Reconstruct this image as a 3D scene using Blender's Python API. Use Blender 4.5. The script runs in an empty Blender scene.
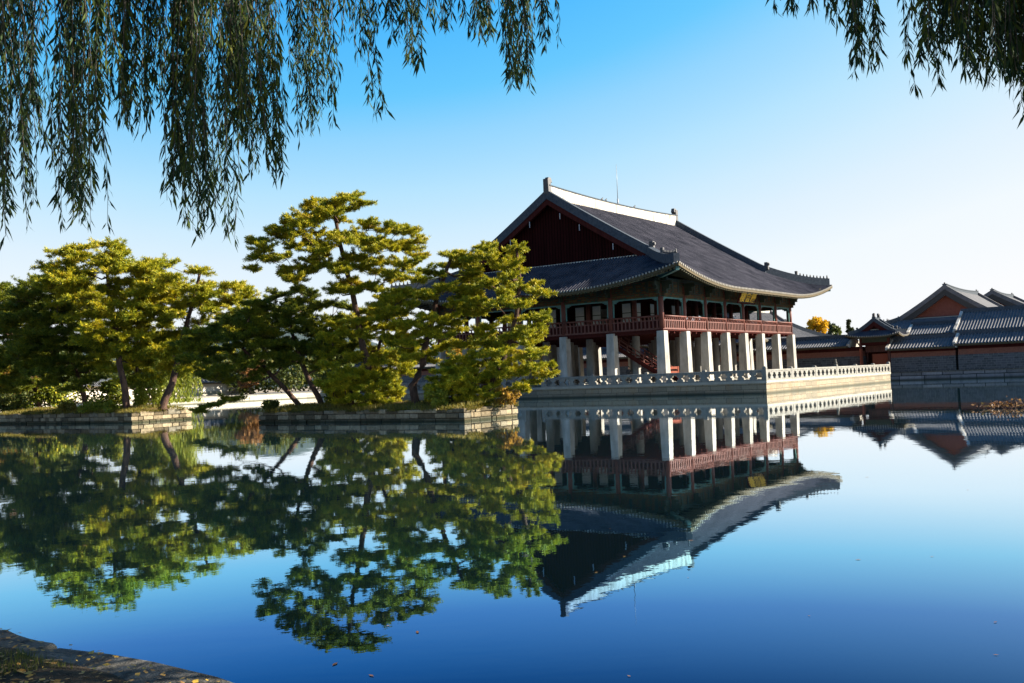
import bpy, bmesh, math, random
import numpy as np
from mathutils import Vector, Matrix, noise as mnoise
scene = bpy.context.scene
COL = scene.collection
rad = math.radians

# ------------------------------------------------------------------ camera
F_PX, PITCH, ROLL, CAM_H, YAW = 990.47, 0.0361, -0.039, 2.311, 0.938
U2 = np.array([math.cos(YAW), math.sin(YAW)]); W2 = np.array([-math.sin(YAW), math.cos(YAW)])
C0 = np.array([-14.7201, -96.8674])
CAM = np.array([C0 @ U2, C0 @ W2, CAM_H])
def loc3(v):                                   # view-aligned vector -> world vector
    v2 = np.array([v[0], v[1]])
    return np.array([v2 @ U2, v2 @ W2, v[2]])
cp, sp, cr, sr = math.cos(PITCH), math.sin(PITCH), math.cos(ROLL), math.sin(ROLL)
FWD = loc3((0, cp, sp)); UPV = loc3((0, -sp, cp)); RGT = loc3((1, 0, 0))
R_IMG = cr * RGT + sr * UPV; U_IMG = -sr * RGT + cr * UPV
cam = bpy.data.cameras.new("camera"); cam_ob = bpy.data.objects.new("camera", cam); COL.objects.link(cam_ob)
cam.sensor_width = 36.0; cam.lens = F_PX / 1024 * 36.0; cam.clip_end = 6000; cam.clip_start = 0.1
M = Matrix((( R_IMG[0], U_IMG[0], -FWD[0], CAM[0]), (R_IMG[1], U_IMG[1], -FWD[1], CAM[1]),
            (R_IMG[2], U_IMG[2], -FWD[2], CAM[2]), (0, 0, 0, 1)))
cam_ob.matrix_world = M
scene.camera = cam_ob
def ray(x, y): return FWD + R_IMG * ((x - 512) / F_PX) - U_IMG * ((y - 341.5) / F_PX)
def atd(x, y, d):                              # a surveyed point: bearing of the photograph at a ground distance
    r = ray(x, y); return CAM + r * (d / math.hypot(r[0], r[1]))
def onx(x, y, X):
    r = ray(x, y); return CAM + r * ((X - CAM[0]) / r[0])

# ------------------------------------------------------------------ light
SUN_EL, SUN_AZ = rad(26.5), rad(39)            # azimuth from -Y (facade normal) towards +X
SUN = Vector((math.sin(SUN_AZ) * math.cos(SUN_EL), -math.cos(SUN_AZ) * math.cos(SUN_EL), math.sin(SUN_EL)))
world = bpy.data.worlds.new("World"); scene.world = world; world.use_nodes = True
wt = world.node_tree
for n in list(wt.nodes): wt.nodes.remove(n)
sky = wt.nodes.new("ShaderNodeTexSky"); sky.sky_type = 'NISHITA'; sky.sun_disc = False
sky.sun_elevation = SUN_EL; sky.sun_rotation = math.atan2(SUN.x, SUN.y)
sky.air_density = 1.0; sky.dust_density = 1.0; sky.ozone_density = 3.0; sky.altitude = 0
sepc = wt.nodes.new("ShaderNodeSeparateXYZ"); sca = wt.nodes.new("ShaderNodeMath"); sca.operation = 'MULTIPLY'; sca.inputs[1].default_value = 0.16
grade = wt.nodes.new("ShaderNodeValToRGB"); ge = grade.color_ramp.elements       # photographic grade of the sky's own brightness
def lin(c): return tuple((v / 255 / 12.92) if v / 255 <= 0.04045 else ((v / 255 + 0.055) / 1.055) ** 2.4 for v in c) + (1,)
stops = [(0.08, (0, 84, 170)), (0.14, (10, 135, 228)), (0.19, (78, 186, 255)), (0.225, (106, 202, 255)), (0.252, (148, 214, 255)), (0.30, (184, 229, 255)), (0.35, (208, 237, 255)), (0.40, (224, 242, 255)), (0.50, (242, 250, 255)), (0.70, (252, 253, 255))]
ge[0].position, ge[0].color = stops[0][0], lin(stops[0][1]); ge[1].position, ge[1].color = stops[-1][0], lin(stops[-1][1])
for p, c in stops[1:-1]:
    e_ = ge.new(p); e_.color = lin(c)
gain = wt.nodes.new("ShaderNodeVectorMath"); gain.operation = 'SCALE'; gain.inputs['Scale'].default_value = 3.75
bg = wt.nodes.new("ShaderNodeBackground"); bg.inputs[1].default_value = 0.070
wo = wt.nodes.new("ShaderNodeOutputWorld")
wt.links.new(sky.outputs[0], sepc.inputs[0]); wt.links.new(sepc.outputs[0], sca.inputs[0]); wt.links.new(sca.outputs[0], grade.inputs[0])
wt.links.new(grade.outputs[0], gain.inputs[0]); wt.links.new(gain.outputs[0], bg.inputs[0]); wt.links.new(bg.outputs[0], wo.inputs[0])
sl = bpy.data.lights.new("sun", 'SUN'); sl.energy = 5.0; sl.angle = rad(0.5); sl.color = (1.0, 0.93, 0.80)
so = bpy.data.objects.new("sun", sl); COL.objects.link(so); so.rotation_euler = SUN.to_track_quat('Z', 'Y').to_euler()
vs = scene.view_settings
vs.view_transform = 'Standard'; vs.look = 'None'; vs.exposure = 1.93; vs.gamma = 1.0; vs.use_curve_mapping = False

# ------------------------------------------------------------------ materials
def new_mat(name):
    m = bpy.data.materials.new(name); m.use_nodes = True
    nt = m.node_tree; b = nt.nodes['Principled BSDF']; return m, nt, b
def ramp(nt, fac, stops):
    r = nt.nodes.new('ShaderNodeValToRGB'); e = r.color_ramp.elements
    e[0].position, e[0].color = stops[0][0], (*stops[0][1], 1)
    e[1].position, e[1].color = stops[-1][0], (*stops[-1][1], 1)
    for p, c in stops[1:-1]:
        k = e.new(p); k.color = (*c, 1)
    nt.links.new(fac, r.inputs[0]); return r.outputs[0]
def pos(nt):
    return nt.nodes.new('ShaderNodeNewGeometry').outputs['Position']
def noise(nt, scale, detail=6, rough=0.6, vec=None, sc3=None):
    n = nt.nodes.new('ShaderNodeTexNoise'); n.inputs['Scale'].default_value = scale
    n.inputs['Detail'].default_value = detail; n.inputs['Roughness'].default_value = rough
    v = vec if vec is not None else pos(nt)
    if sc3:
        mp = nt.nodes.new('ShaderNodeMapping'); mp.inputs['Scale'].default_value = sc3
        nt.links.new(v, mp.inputs[0]); v = mp.outputs[0]
    nt.links.new(v, n.inputs['Vector']); return n.outputs['Fac']
def mix(nt, a, b, fac, mode='MIX'):
    m = nt.nodes.new('ShaderNodeMix'); m.data_type = 'RGBA'; m.blend_type = mode
    for s, v in ((m.inputs['Factor'], fac), (m.inputs['A'], a), (m.inputs['B'], b)):
        if isinstance(v, (int, float)): s.default_value = v
        elif isinstance(v, tuple): s.default_value = (*v, 1)
        else: nt.links.new(v, s)
    return m.outputs['Result']
def bump(nt, b, h, strength=0.4, dist=0.05):
    n = nt.nodes.new('ShaderNodeBump'); n.inputs['Strength'].default_value = strength; n.inputs['Distance'].default_value = dist
    nt.links.new(h, n.inputs['Height']); nt.links.new(n.outputs[0], b.inputs['Normal'])
def mottled(name, c0, c1, scale=3, rough=0.75, spec=0.3, bmp=0.3, sc3=None, bd=0.02):
    m, nt, b = new_mat(name); f = noise(nt, scale, 8, 0.65, sc3=sc3)
    nt.links.new(ramp(nt, f, [(0.3, c0), (0.7, c1)]), b.inputs['Base Color'])
    b.inputs['Roughness'].default_value = rough; b.inputs['Specular IOR Level'].default_value = spec
    if bmp: bump(nt, b, noise(nt, scale * 6, 5, sc3=sc3), bmp, bd)
    return m
def masonry(name, c0, c1, mortar, bw, bh, ms=0.02, stain=(0.10, 0.08, 0.05), stain_amt=0.5, off=0.5):
    m, nt, b = new_mat(name)
    sx = nt.nodes.new('ShaderNodeSeparateXYZ'); nt.links.new(pos(nt), sx.inputs[0])
    ad = nt.nodes.new('ShaderNodeMath'); nt.links.new(sx.outputs[0], ad.inputs[0]); nt.links.new(sx.outputs[1], ad.inputs[1])
    wob = nt.nodes.new('ShaderNodeMath'); wob.operation = 'MULTIPLY_ADD'; wob.inputs[1].default_value = 0.10
    nt.links.new(noise(nt, 0.9, 3), wob.inputs[0]); nt.links.new(sx.outputs[2], wob.inputs[2])
    cx = nt.nodes.new('ShaderNodeCombineXYZ'); nt.links.new(ad.outputs[0], cx.inputs[0]); nt.links.new(wob.outputs[0], cx.inputs[1])
    br = nt.nodes.new('ShaderNodeTexBrick'); nt.links.new(cx.outputs[0], br.inputs[0])
    br.inputs['Scale'].default_value = 1; br.inputs['Brick Width'].default_value = bw; br.inputs['Row Height'].default_value = bh
    br.inputs['Mortar Size'].default_value = ms; br.inputs['Mortar Smooth'].default_value = 0.3
    br.inputs['Color1'].default_value = (*c0, 1); br.inputs['Color2'].default_value = (*c1, 1); br.inputs['Mortar'].default_value = (*mortar, 1)
    br.offset = off; br.squash = 1.25; br.squash_frequency = 3; br.inputs['Bias'].default_value = -0.1
    g = ramp(nt, noise(nt, 6, 8, 0.7), [(0.3, (0.72, 0.70, 0.68)), (0.7, (1.05, 1.04, 1.0))])
    c = mix(nt, br.outputs['Color'], g, 1.0, 'MULTIPLY')
    sf = ramp(nt, noise(nt, 0.9, 5, 0.7, sc3=(1, 1, 0.35)), [(0.52, (0, 0, 0)), (0.74, (stain_amt,) * 3)])
    c = mix(nt, c, stain, sf)
    wl = ramp(nt, sx.outputs[2], [(0.06, (0.85,) * 3), (0.30, (0, 0, 0))])      # wet, algae-darkened line just above the water
    c = mix(nt, c, (0.035, 0.036, 0.020), wl)
    nt.links.new(c, b.inputs['Base Color']); b.inputs['Roughness'].default_value = 0.85; b.inputs['Specular IOR Level'].default_value = 0.2
    inv = nt.nodes.new('ShaderNodeMath'); inv.operation = 'MULTIPLY_ADD'; inv.inputs[1].default_value = -1
    nt.links.new(br.outputs['Fac'], inv.inputs[0]); nt.links.new(noise(nt, 8, 5), inv.inputs[2])
    bump(nt, b, inv.outputs[0], 0.5, 0.03)
    return m
def leafy(name, stops, scale=0.5, trans=0.35, rough=0.55, spec=0.25):
    m, nt, b = new_mat(name)
    geo = nt.nodes.new('ShaderNodeNewGeometry')
    a = nt.nodes.new('ShaderNodeMath'); a.operation = 'MULTIPLY_ADD'; a.inputs[1].default_value = 0.55
    nt.links.new(geo.outputs['Random Per Island'], a.inputs[0])
    s = nt.nodes.new('ShaderNodeMath'); s.operation = 'MULTIPLY'; s.inputs[1].default_value = 0.9
    nt.links.new(noise(nt, scale, 4, 0.6), s.inputs[0])
    o = nt.nodes.new('ShaderNodeMath'); o.operation = 'SUBTRACT'; o.inputs[1].default_value = 0.22
    nt.links.new(s.outputs[0], o.inputs[0]); nt.links.new(o.outputs[0], a.inputs[2])
    c = ramp(nt, a.outputs[0], stops)
    nt.links.new(c, b.inputs['Base Color']); b.inputs['Roughness'].default_value = rough; b.inputs['Specular IOR Level'].default_value = spec
    tr = nt.nodes.new('ShaderNodeBsdfTranslucent'); nt.links.new(c, tr.inputs[0])
    mx = nt.nodes.new('ShaderNodeMixShader'); mx.inputs[0].default_value = trans
    nt.links.new(b.outputs[0], mx.inputs[1]); nt.links.new(tr.outputs[0], mx.inputs[2])
    nt.links.new(mx.outputs[0], nt.nodes['Material Output'].inputs[0])
    return m
MT = {}
MT['tile'] = mottled('roof_tile', (0.024, 0.025, 0.032), (0.078, 0.073, 0.086), 0.55, 0.95, 0.03, 0.1)
MT['wall_tile'] = mottled('pale_bright_tile', (0.07, 0.07, 0.075), (0.13, 0.125, 0.13), 1.6, 0.75, 0.25, 0.15)  # colour lightened so the sunlit tile ribs look bright
MT['pillar'] = mottled('pale_granite', (0.15, 0.138, 0.12), (0.40, 0.375, 0.335), 0.9, 0.8, 0.3, 0.35, (1, 1, 0.4))
MT['ridge_tile'] = mottled('ridge_tile', (0.036, 0.043, 0.052), (0.075, 0.085, 0.098), 4, 0.9, 0.06, 0.3)
MT['tile_end'] = mottled('tile_end', (0.20, 0.18, 0.15), (0.34, 0.31, 0.26), 9, 0.7, 0.3, 0.3)
MT['mortar'] = mottled('white_plaster', (0.16, 0.14, 0.115), (0.60, 0.56, 0.49), 1.5, 0.9, 0.1, 0.3, (1, 1, 0.3))
MT['dark_figure'] = mottled('fired_clay', (0.03, 0.028, 0.03), (0.07, 0.065, 0.065), 8, 0.6, 0.4, 0.3)
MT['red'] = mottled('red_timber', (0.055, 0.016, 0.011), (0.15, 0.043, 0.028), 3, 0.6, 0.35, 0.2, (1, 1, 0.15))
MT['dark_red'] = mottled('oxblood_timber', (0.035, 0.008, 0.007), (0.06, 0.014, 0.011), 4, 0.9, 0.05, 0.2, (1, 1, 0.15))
MT['gable'] = None
MT['green'] = mottled('green_painted_timber', (0.010, 0.023, 0.014), (0.036, 0.035, 0.016), 2.3, 0.6, 0.3, 0.2)
MT['teal'] = mottled('teal_painted_timber', (0.04, 0.12, 0.11), (0.08, 0.19, 0.17), 3, 0.55, 0.35, 0.1)
MT['olive'] = mottled('olive_painted_rafter', (0.04, 0.038, 0.016), (0.09, 0.07, 0.026), 5, 0.65, 0.3, 0.2)
MT['soffit'] = mottled('soffit_board', (0.05, 0.038, 0.02), (0.09, 0.066, 0.032), 3, 0.8, 0.2, 0.2)
MT['paper'] = mottled('door_paper', (0.32, 0.33, 0.32), (0.42, 0.42, 0.40), 2, 0.8, 0.2, 0)
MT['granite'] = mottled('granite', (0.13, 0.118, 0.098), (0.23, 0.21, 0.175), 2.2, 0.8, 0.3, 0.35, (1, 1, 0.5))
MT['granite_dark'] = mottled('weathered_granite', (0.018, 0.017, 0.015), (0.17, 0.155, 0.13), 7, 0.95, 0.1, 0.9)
MT['terrace'] = masonry('ashlar_terrace', (0.27, 0.22, 0.15), (0.18, 0.15, 0.105), (0.05, 0.04, 0.028), 1.5, 0.42, 0.02, (0.22, 0.12, 0.05), 0.55)
MT['island_stone'] = masonry('rough_island_masonry', (0.20, 0.16, 0.105), (0.08, 0.068, 0.05), (0.018, 0.016, 0.012), 0.95, 0.31, 0.04, (0.06, 0.055, 0.03), 0.8)
MT['bank_stone'] = masonry('bank_masonry', (0.50, 0.45, 0.36), (0.38, 0.34, 0.27), (0.12, 0.10, 0.07), 1.6, 0.5, 0.025, (0.16, 0.13, 0.08), 0.4)
MT['base_ashlar'] = masonry('pale_base_ashlar', (0.30, 0.29, 0.29), (0.12, 0.12, 0.12), (0.02, 0.02, 0.02), 2.4, 0.62, 0.05, (0.05, 0.05, 0.05), 0.8)
MT['wall_stone'] = masonry('grey_wall_stone', (0.10, 0.10, 0.11), (0.055, 0.055, 0.06), (0.17, 0.17, 0.17), 0.55, 0.28, 0.02, (0.08, 0.08, 0.08), 0.5)
MT['wall_brick'] = masonry('red_wall_brick', (0.26, 0.09, 0.06), (0.20, 0.07, 0.05), (0.20, 0.12, 0.09), 0.30, 0.09, 0.01, (0.15, 0.09, 0.07), 0.4)
MT['deck'] = mottled('terrace_paving', (0.24, 0.215, 0.17), (0.33, 0.30, 0.24), 1.3, 0.85, 0.2, 0.2)
MT['plaster_wall'] = mottled('cream_wall_plaster', (0.55, 0.50, 0.42), (0.68, 0.62, 0.54), 0.7, 0.9, 0.2, 0.1)
MT['bark'] = mottled('pine_bark', (0.030, 0.018, 0.013), (0.11, 0.060, 0.040), 5, 0.9, 0.15, 0.8, (1, 1, 0.4), 0.05)
MT['bark_grey'] = mottled('grey_bark', (0.05, 0.04, 0.032), (0.13, 0.11, 0.09), 5, 0.9, 0.15, 0.8, (1, 1, 0.4), 0.05)
MT['soil'] = mottled('island_soil', (0.09, 0.065, 0.03), (0.26, 0.17, 0.06), 1.6, 0.95, 0.1, 0.5)
MT['dark_soil'] = mottled('darkened_soil', (0.022, 0.017, 0.011), (0.075, 0.055, 0.034), 6, 0.95, 0.1, 0.9, None, 0.04)  # dark soil, with the near bank's shade put into its colour
MT['red_gable'] = mottled('red_brick_gable', (0.12, 0.042, 0.032), (0.18, 0.065, 0.048), 3, 0.9, 0.1, 0.1)
def block_mat():
    m, nt, b = new_mat('rough_stone_block'); geo = nt.nodes.new('ShaderNodeNewGeometry')
    c = ramp(nt, geo.outputs['Random Per Island'], [(0.0, (0.085, 0.068, 0.045)), (0.4, (0.22, 0.175, 0.115)), (0.75, (0.34, 0.275, 0.185)), (1.0, (0.16, 0.145, 0.115))])
    c = mix(nt, c, ramp(nt, noise(nt, 5, 8, 0.75), [(0.3, (0.45, 0.42, 0.36)), (0.7, (1.15, 1.12, 1.05))]), 1.0, 'MULTIPLY')
    sx = nt.nodes.new('ShaderNodeSeparateXYZ'); nt.links.new(geo.outputs['Position'], sx.inputs[0])
    c = mix(nt, c, (0.022, 0.024, 0.012), ramp(nt, sx.outputs[2], [(0.05, (0.9,) * 3), (0.26, (0, 0, 0))]))
    nt.links.new(c, b.inputs['Base Color']); b.inputs['Roughness'].default_value = 0.95; b.inputs['Specular IOR Level'].default_value = 0.08; bump(nt, b, noise(nt, 9, 8, 0.7), 0.8, 0.05); return m
MT['block'] = block_mat()
MT['dancheong'] = masonry('painted_timber_pattern', (0.020, 0.060, 0.036), (0.115, 0.075, 0.018), (0.10, 0.022, 0.014), 0.42, 0.22, 0.035, (0.012, 0.02, 0.02), 0.3)
MT['gold'] = mottled('gold_leaf', (0.80, 0.48, 0.03), (0.90, 0.58, 0.05), 6, 0.4, 0.6, 0)
MT['black'] = mottled('black_lacquer', (0.012, 0.011, 0.012), (0.025, 0.022, 0.022), 4, 0.45, 0.4, 0)
MT['metal'] = mottled('grey_metal', (0.20, 0.20, 0.21), (0.30, 0.30, 0.31), 9, 0.45, 0.5, 0)
MT['orange_red'] = mottled('orange_red_paint', (0.24, 0.05, 0.022), (0.32, 0.07, 0.03), 5, 0.6, 0.3, 0)
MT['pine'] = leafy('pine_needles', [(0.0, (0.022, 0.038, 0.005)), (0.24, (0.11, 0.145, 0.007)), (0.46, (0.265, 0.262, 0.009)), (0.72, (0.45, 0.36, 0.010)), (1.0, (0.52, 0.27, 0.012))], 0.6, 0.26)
MT['pine_dark'] = leafy('shaded_pine_needles', [(0.0, (0.016, 0.030, 0.005)), (0.36, (0.058, 0.085, 0.006)), (0.66, (0.17, 0.18, 0.008)), (1.0, (0.36, 0.27, 0.010))], 0.5, 0.24)  # darker copy of the pine needles, shade put into the colour
MT['willow'] = leafy('willow_leaves', [(0.0, (0.007, 0.020, 0.013)), (0.5, (0.016, 0.036, 0.014)), (0.78, (0.062, 0.085, 0.012)), (1.0, (0.20, 0.17, 0.014))], 0.6, 0.36, 0.7, 0.15)
MT['willow_far'] = leafy('yellow_green_leaves', [(0.0, (0.10, 0.14, 0.015)), (0.5, (0.20, 0.22, 0.02)), (1.0, (0.32, 0.28, 0.03))], 0.4, 0.45)
MT['bush'] = leafy('green_shrub_leaves', [(0.0, (0.03, 0.05, 0.012)), (0.5, (0.07, 0.09, 0.015)), (1.0, (0.16, 0.13, 0.02))], 0.7, 0.35)
MT['orange'] = leafy('orange_autumn_leaves', [(0.0, (0.22, 0.09, 0.02)), (0.5, (0.31, 0.18, 0.02)), (1.0, (0.46, 0.28, 0.03))], 0.7, 0.4)
MT['yellow'] = leafy('yellow_ginkgo_leaves', [(0.0, (0.40, 0.24, 0.01)), (0.5, (0.55, 0.31, 0.012)), (1.0, (0.62, 0.46, 0.03))], 0.7, 0.4)
MT['conifer'] = leafy('dark_conifer_leaves', [(0.0, (0.022, 0.035, 0.015)), (0.5, (0.045, 0.06, 0.025)), (1.0, (0.08, 0.085, 0.03))], 0.7, 0.3)
MT['dry'] = leafy('dry_brown_leaves', [(0.0, (0.10, 0.045, 0.02)), (0.5, (0.24, 0.11, 0.035)), (1.0, (0.40, 0.24, 0.07))], 2.0, 0.3)
MT['litter'] = leafy('fallen_leaves', [(0.0, (0.16, 0.07, 0.025)), (0.5, (0.38, 0.20, 0.04)), (1.0, (0.58, 0.40, 0.05))], 3.0, 0.25)
MT['grass'] = leafy('autumn_grass', [(0.0, (0.06, 0.07, 0.012)), (0.5, (0.15, 0.13, 0.02)), (1.0, (0.30, 0.19, 0.03))], 1.2, 0.35)
def gable_mat():
    m, nt, b = new_mat('plank_gable')
    w = nt.nodes.new('ShaderNodeTexWave'); w.bands_direction = 'Y'; w.inputs['Scale'].default_value = 0.85; w.inputs['Distortion'].default_value = 0.3
    nt.links.new(pos(nt), w.inputs['Vector'])
    c = ramp(nt, w.outputs['Fac'], [(0.02, (0.004, 0.001, 0.001)), (0.16, (0.022, 0.005, 0.005))])
    c2 = mix(nt, c, ramp(nt, noise(nt, 1.3, 6, sc3=(1, 1, 0.15)), [(0.3, (0.6, 0.6, 0.6)), (0.7, (1.15, 1.1, 1.1))]), 1.0, 'MULTIPLY')
    nt.links.new(c2, b.inputs['Base Color']); b.inputs['Roughness'].default_value = 0.95; b.inputs['Specular IOR Level'].default_value = 0.03; bump(nt, b, w.outputs['Fac'], 0.4, 0.03); return m
MT['gable'] = gable_mat()
def water_mat():
    m, nt, b = new_mat('pond_water')
    df = nt.nodes.new('ShaderNodeBsdfDiffuse'); df.inputs[0].default_value = (0.001, 0.003, 0.004, 1)
    gl = nt.nodes.new('ShaderNodeBsdfGlossy'); gl.inputs['Roughness'].default_value = 0.008
    lw = nt.nodes.new('ShaderNodeLayerWeight'); lw.inputs[0].default_value = 0.5        # blue water: reflectance against the angle of incidence
    fr = ramp(nt, lw.outputs['Facing'], [(0.0, (0.004, 0.014, 0.03)), (0.55, (0.008, 0.03, 0.075)), (0.70, (0.022, 0.075, 0.18)), (0.775, (0.14, 0.28, 0.53)), (0.826, (0.31, 0.64, 0.83)), (0.88, (0.72, 0.87, 0.96)), (0.93, (0.90, 0.95, 0.98)), (1.0, (0.98, 0.99, 1.0))])
    nt.links.new(fr, gl.inputs['Color'])
    n1 = noise(nt, 0.5, 2, 0.5); n2 = noise(nt, 3.0, 3, 0.55)
    a = nt.nodes.new('ShaderNodeMath'); a.operation = 'MULTIPLY_ADD'; a.inputs[1].default_value = 0.2
    nt.links.new(n2, a.inputs[0]); nt.links.new(n1, a.inputs[2])
    bp = nt.nodes.new('ShaderNodeBump'); bp.inputs['Strength'].default_value = 0.06; bp.inputs['Distance'].default_value = 0.05
    nt.links.new(a.outputs[0], bp.inputs['Height'])
    for n in (df, gl): nt.links.new(bp.outputs[0], n.inputs['Normal'])
    mx = nt.nodes.new('ShaderNodeAddShader'); nt.links.new(df.outputs[0], mx.inputs[0]); nt.links.new(gl.outputs[0], mx.inputs[1])
    nt.links.new(mx.outputs[0], nt.nodes['Material Output'].inputs[0]); return m
MT['water'] = water_mat()
def ground_mat():
    m, nt, b = new_mat('packed_earth')
    c = ramp(nt, noise(nt, 0.12, 8, 0.7), [(0.35, (0.22, 0.17, 0.12)), (0.65, (0.32, 0.26, 0.19))])
    c = mix(nt, c, ramp(nt, noise(nt, 9, 8, 0.75), [(0.3, (0.6, 0.58, 0.55)), (0.7, (1.1, 1.08, 1.0))]), 1.0, 'MULTIPLY')
    nt.links.new(c, b.inputs['Base Color']); b.inputs['Roughness'].default_value = 0.95; bump(nt, b, noise(nt, 14, 6), 0.5, 0.03); return m
MT['ground'] = ground_mat()
MT['hill'] = mottled('wooded_hill', (0.03, 0.045, 0.05), (0.05, 0.065, 0.06), 0.03, 0.95, 0.1, 0)

# ------------------------------------------------------------------ mesh helpers
class MB:
    def __init__(s): s.v = []; s.f = []; s.sm = []
    def add(s, vs, fs, smooth=False):
        o = len(s.v); s.v += [tuple(map(float, p)) for p in vs]; s.f += [tuple(i + o for i in f) for f in fs]; s.sm += [smooth] * len(fs); return s
    def box(s, x0, x1, y0, y1, z0, z1):
        return s.add([(x0, y0, z0), (x1, y0, z0), (x1, y1, z0), (x0, y1, z0), (x0, y0, z1), (x1, y0, z1), (x1, y1, z1), (x0, y1, z1)],
                     [(0, 3, 2, 1), (4, 5, 6, 7), (0, 1, 5, 4), (1, 2, 6, 5), (2, 3, 7, 6), (3, 0, 4, 7)])
    def frustum(s, cx, cy, a0, b0, a1, b1, z0, z1):
        return s.add([(cx - a0, cy - b0, z0), (cx + a0, cy - b0, z0), (cx + a0, cy + b0, z0), (cx - a0, cy + b0, z0),
                      (cx - a1, cy - b1, z1), (cx + a1, cy - b1, z1), (cx + a1, cy + b1, z1), (cx - a1, cy + b1, z1)],
                     [(0, 3, 2, 1), (4, 5, 6, 7), (0, 1, 5, 4), (1, 2, 6, 5), (2, 3, 7, 6), (3, 0, 4, 7)])
    def tube(s, pts, rs, n=8, cap=True):
        pts = [Vector(p) for p in pts]; vs = []; k = len(pts)
        if not hasattr(rs, '__len__'): rs = [rs] * k
        for i, p in enumerate(pts):
            t = (pts[min(i + 1, k - 1)] - pts[max(i - 1, 0)])
            t = t.normalized() if t.length > 1e-9 else Vector((0, 0, 1))
            a = t.cross(Vector((0, 0, 1)) if abs(t.z) < 0.9 else Vector((1, 0, 0))).normalized(); b = t.cross(a)
            for j in range(n):
                q = 2 * math.pi * j / n; vs.append(p + a * (math.cos(q) * rs[i]) + b * (math.sin(q) * rs[i]))
        fs = [(i * n + j, i * n + (j + 1) % n, (i + 1) * n + (j + 1) % n, (i + 1) * n + j) for i in range(k - 1) for j in range(n)]
        if cap: fs += [tuple(range(n))[::-1], tuple((k - 1) * n + j for j in range(n))]
        return s.add(vs, fs, True)
    def sweep(s, pts, w, h, below=0.0):          # upright box section along a polyline
        pts = [Vector(p) for p in pts]; vs = []; k = len(pts)
        for i, p in enumerate(pts):
            t = pts[min(i + 1, k - 1)] - pts[max(i - 1, 0)]; t.z = 0; t.normalize(); a = Vector((-t.y, t.x, 0)) * (w / 2)
            vs += [p + a - Vector((0, 0, below)), p - a - Vector((0, 0, below)), p - a + Vector((0, 0, h)), p + a + Vector((0, 0, h))]
        fs = [(i * 4 + j, i * 4 + (j + 1) % 4, (i + 1) * 4 + (j + 1) % 4, (i + 1) * 4 + j) for i in range(k - 1) for j in range(4)]
        fs += [(3, 2, 1, 0), tuple((k - 1) * 4 + j for j in range(4))]
        return s.add(vs, fs)
    def beam(s, p0, p1, w, h):
        return s.sweep([p0, p1], w, h / 2, h / 2)
    def grid(s, rows, smooth=False, flip=False):
        n = len(rows[0]); vs = [p for r in rows for p in r]
        fs = []
        for i in range(len(rows) - 1):
            for j in range(n - 1):
                q = (i * n + j, i * n + j + 1, (i + 1) * n + j + 1, (i + 1) * n + j)
                fs.append(q[::-1] if flip else q)
        return s.add(vs, fs, smooth)
    def lathe(s, prof, cx, cy, n=12):
        vs = [(cx + r * math.cos(2 * math.pi * j / n), cy + r * math.sin(2 * math.pi * j / n), z) for r, z in prof for j in range(n)]
        fs = [(i * n + j, i * n + (j + 1) % n, (i + 1) * n + (j + 1) % n, (i + 1) * n + j) for i in range(len(prof) - 1) for j in range(n)]
        fs += [tuple(range(n))[::-1], tuple((len(prof) - 1) * n + j for j in range(n))]
        return s.add(vs, fs, True)
    def build(s, name, mat, parent=None, origin=None, bevel=0):
        me = bpy.data.meshes.new(name)
        o = origin if origin is not None else (0, 0, 0)
        me.from_pydata([(a - o[0], b - o[1], c - o[2]) for a, b, c in s.v], [], s.f)
        me.polygons.foreach_set('use_smooth', s.sm); me.materials.append(mat); me.update()
        ob = bpy.data.objects.new(name, me); COL.objects.link(ob); ob.location = o
        if parent is not None: link_to(ob, parent)
        if bevel:
            bv = ob.modifiers.new('bevel', 'BEVEL'); bv.width = bevel; bv.segments = 2; bv.limit_method = 'ANGLE'
        return ob
def world_loc(o):
    v = Vector(o.location); p = o.parent
    while p: v = v + Vector(p.location); p = p.parent
    return v
def link_to(ob, parent):                        # parents here only carry translations
    w = Vector(ob.location); ob.parent = parent; ob.location = w - world_loc(parent)
def tag(o, label=None, cat=None, group=None, kind=None):
    if label: o['label'] = label
    if cat: o['category'] = cat
    if group: o['group'] = group
    if kind: o['kind'] = kind
    return o
def thing(name, label, cat, at=(0, 0, 0), group=None):
    o = bpy.data.objects.new(name, None); COL.objects.link(o); o.location = at; o.empty_display_size = 0.3
    return tag(o, label, cat, group)
def clone(ob, at, parent=None):                 # copy of one object at a world place
    c = ob.copy(); COL.objects.link(c); c.parent = None; c.location = at
    if parent is not None: link_to(c, parent)
    return c
def tri_mesh(name, V, mat, parent=None, quads=False, origin=(0, 0, 0)):   # V: (n,3,3) or (n,4,3)
    k = V.shape[1]; n = V.shape[0]
    me = bpy.data.meshes.new(name); me.vertices.add(n * k)
    me.vertices.foreach_set('co', (V.reshape(-1, 3) - np.array(origin)).astype(np.float32).ravel())
    me.loops.add(n * k); me.loops.foreach_set('vertex_index', np.arange(n * k, dtype=np.int32))
    me.polygons.add(n); me.polygons.foreach_set('loop_start', np.arange(0, n * k, k, dtype=np.int32))
    me.polygons.foreach_set('loop_total', np.full(n, k, dtype=np.int32))
    me.materials.append(mat); me.update(calc_edges=True)
    ob = bpy.data.objects.new(name, me); COL.objects.link(ob); ob.location = origin
    if parent is not None: link_to(ob, parent)
    return ob

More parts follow.
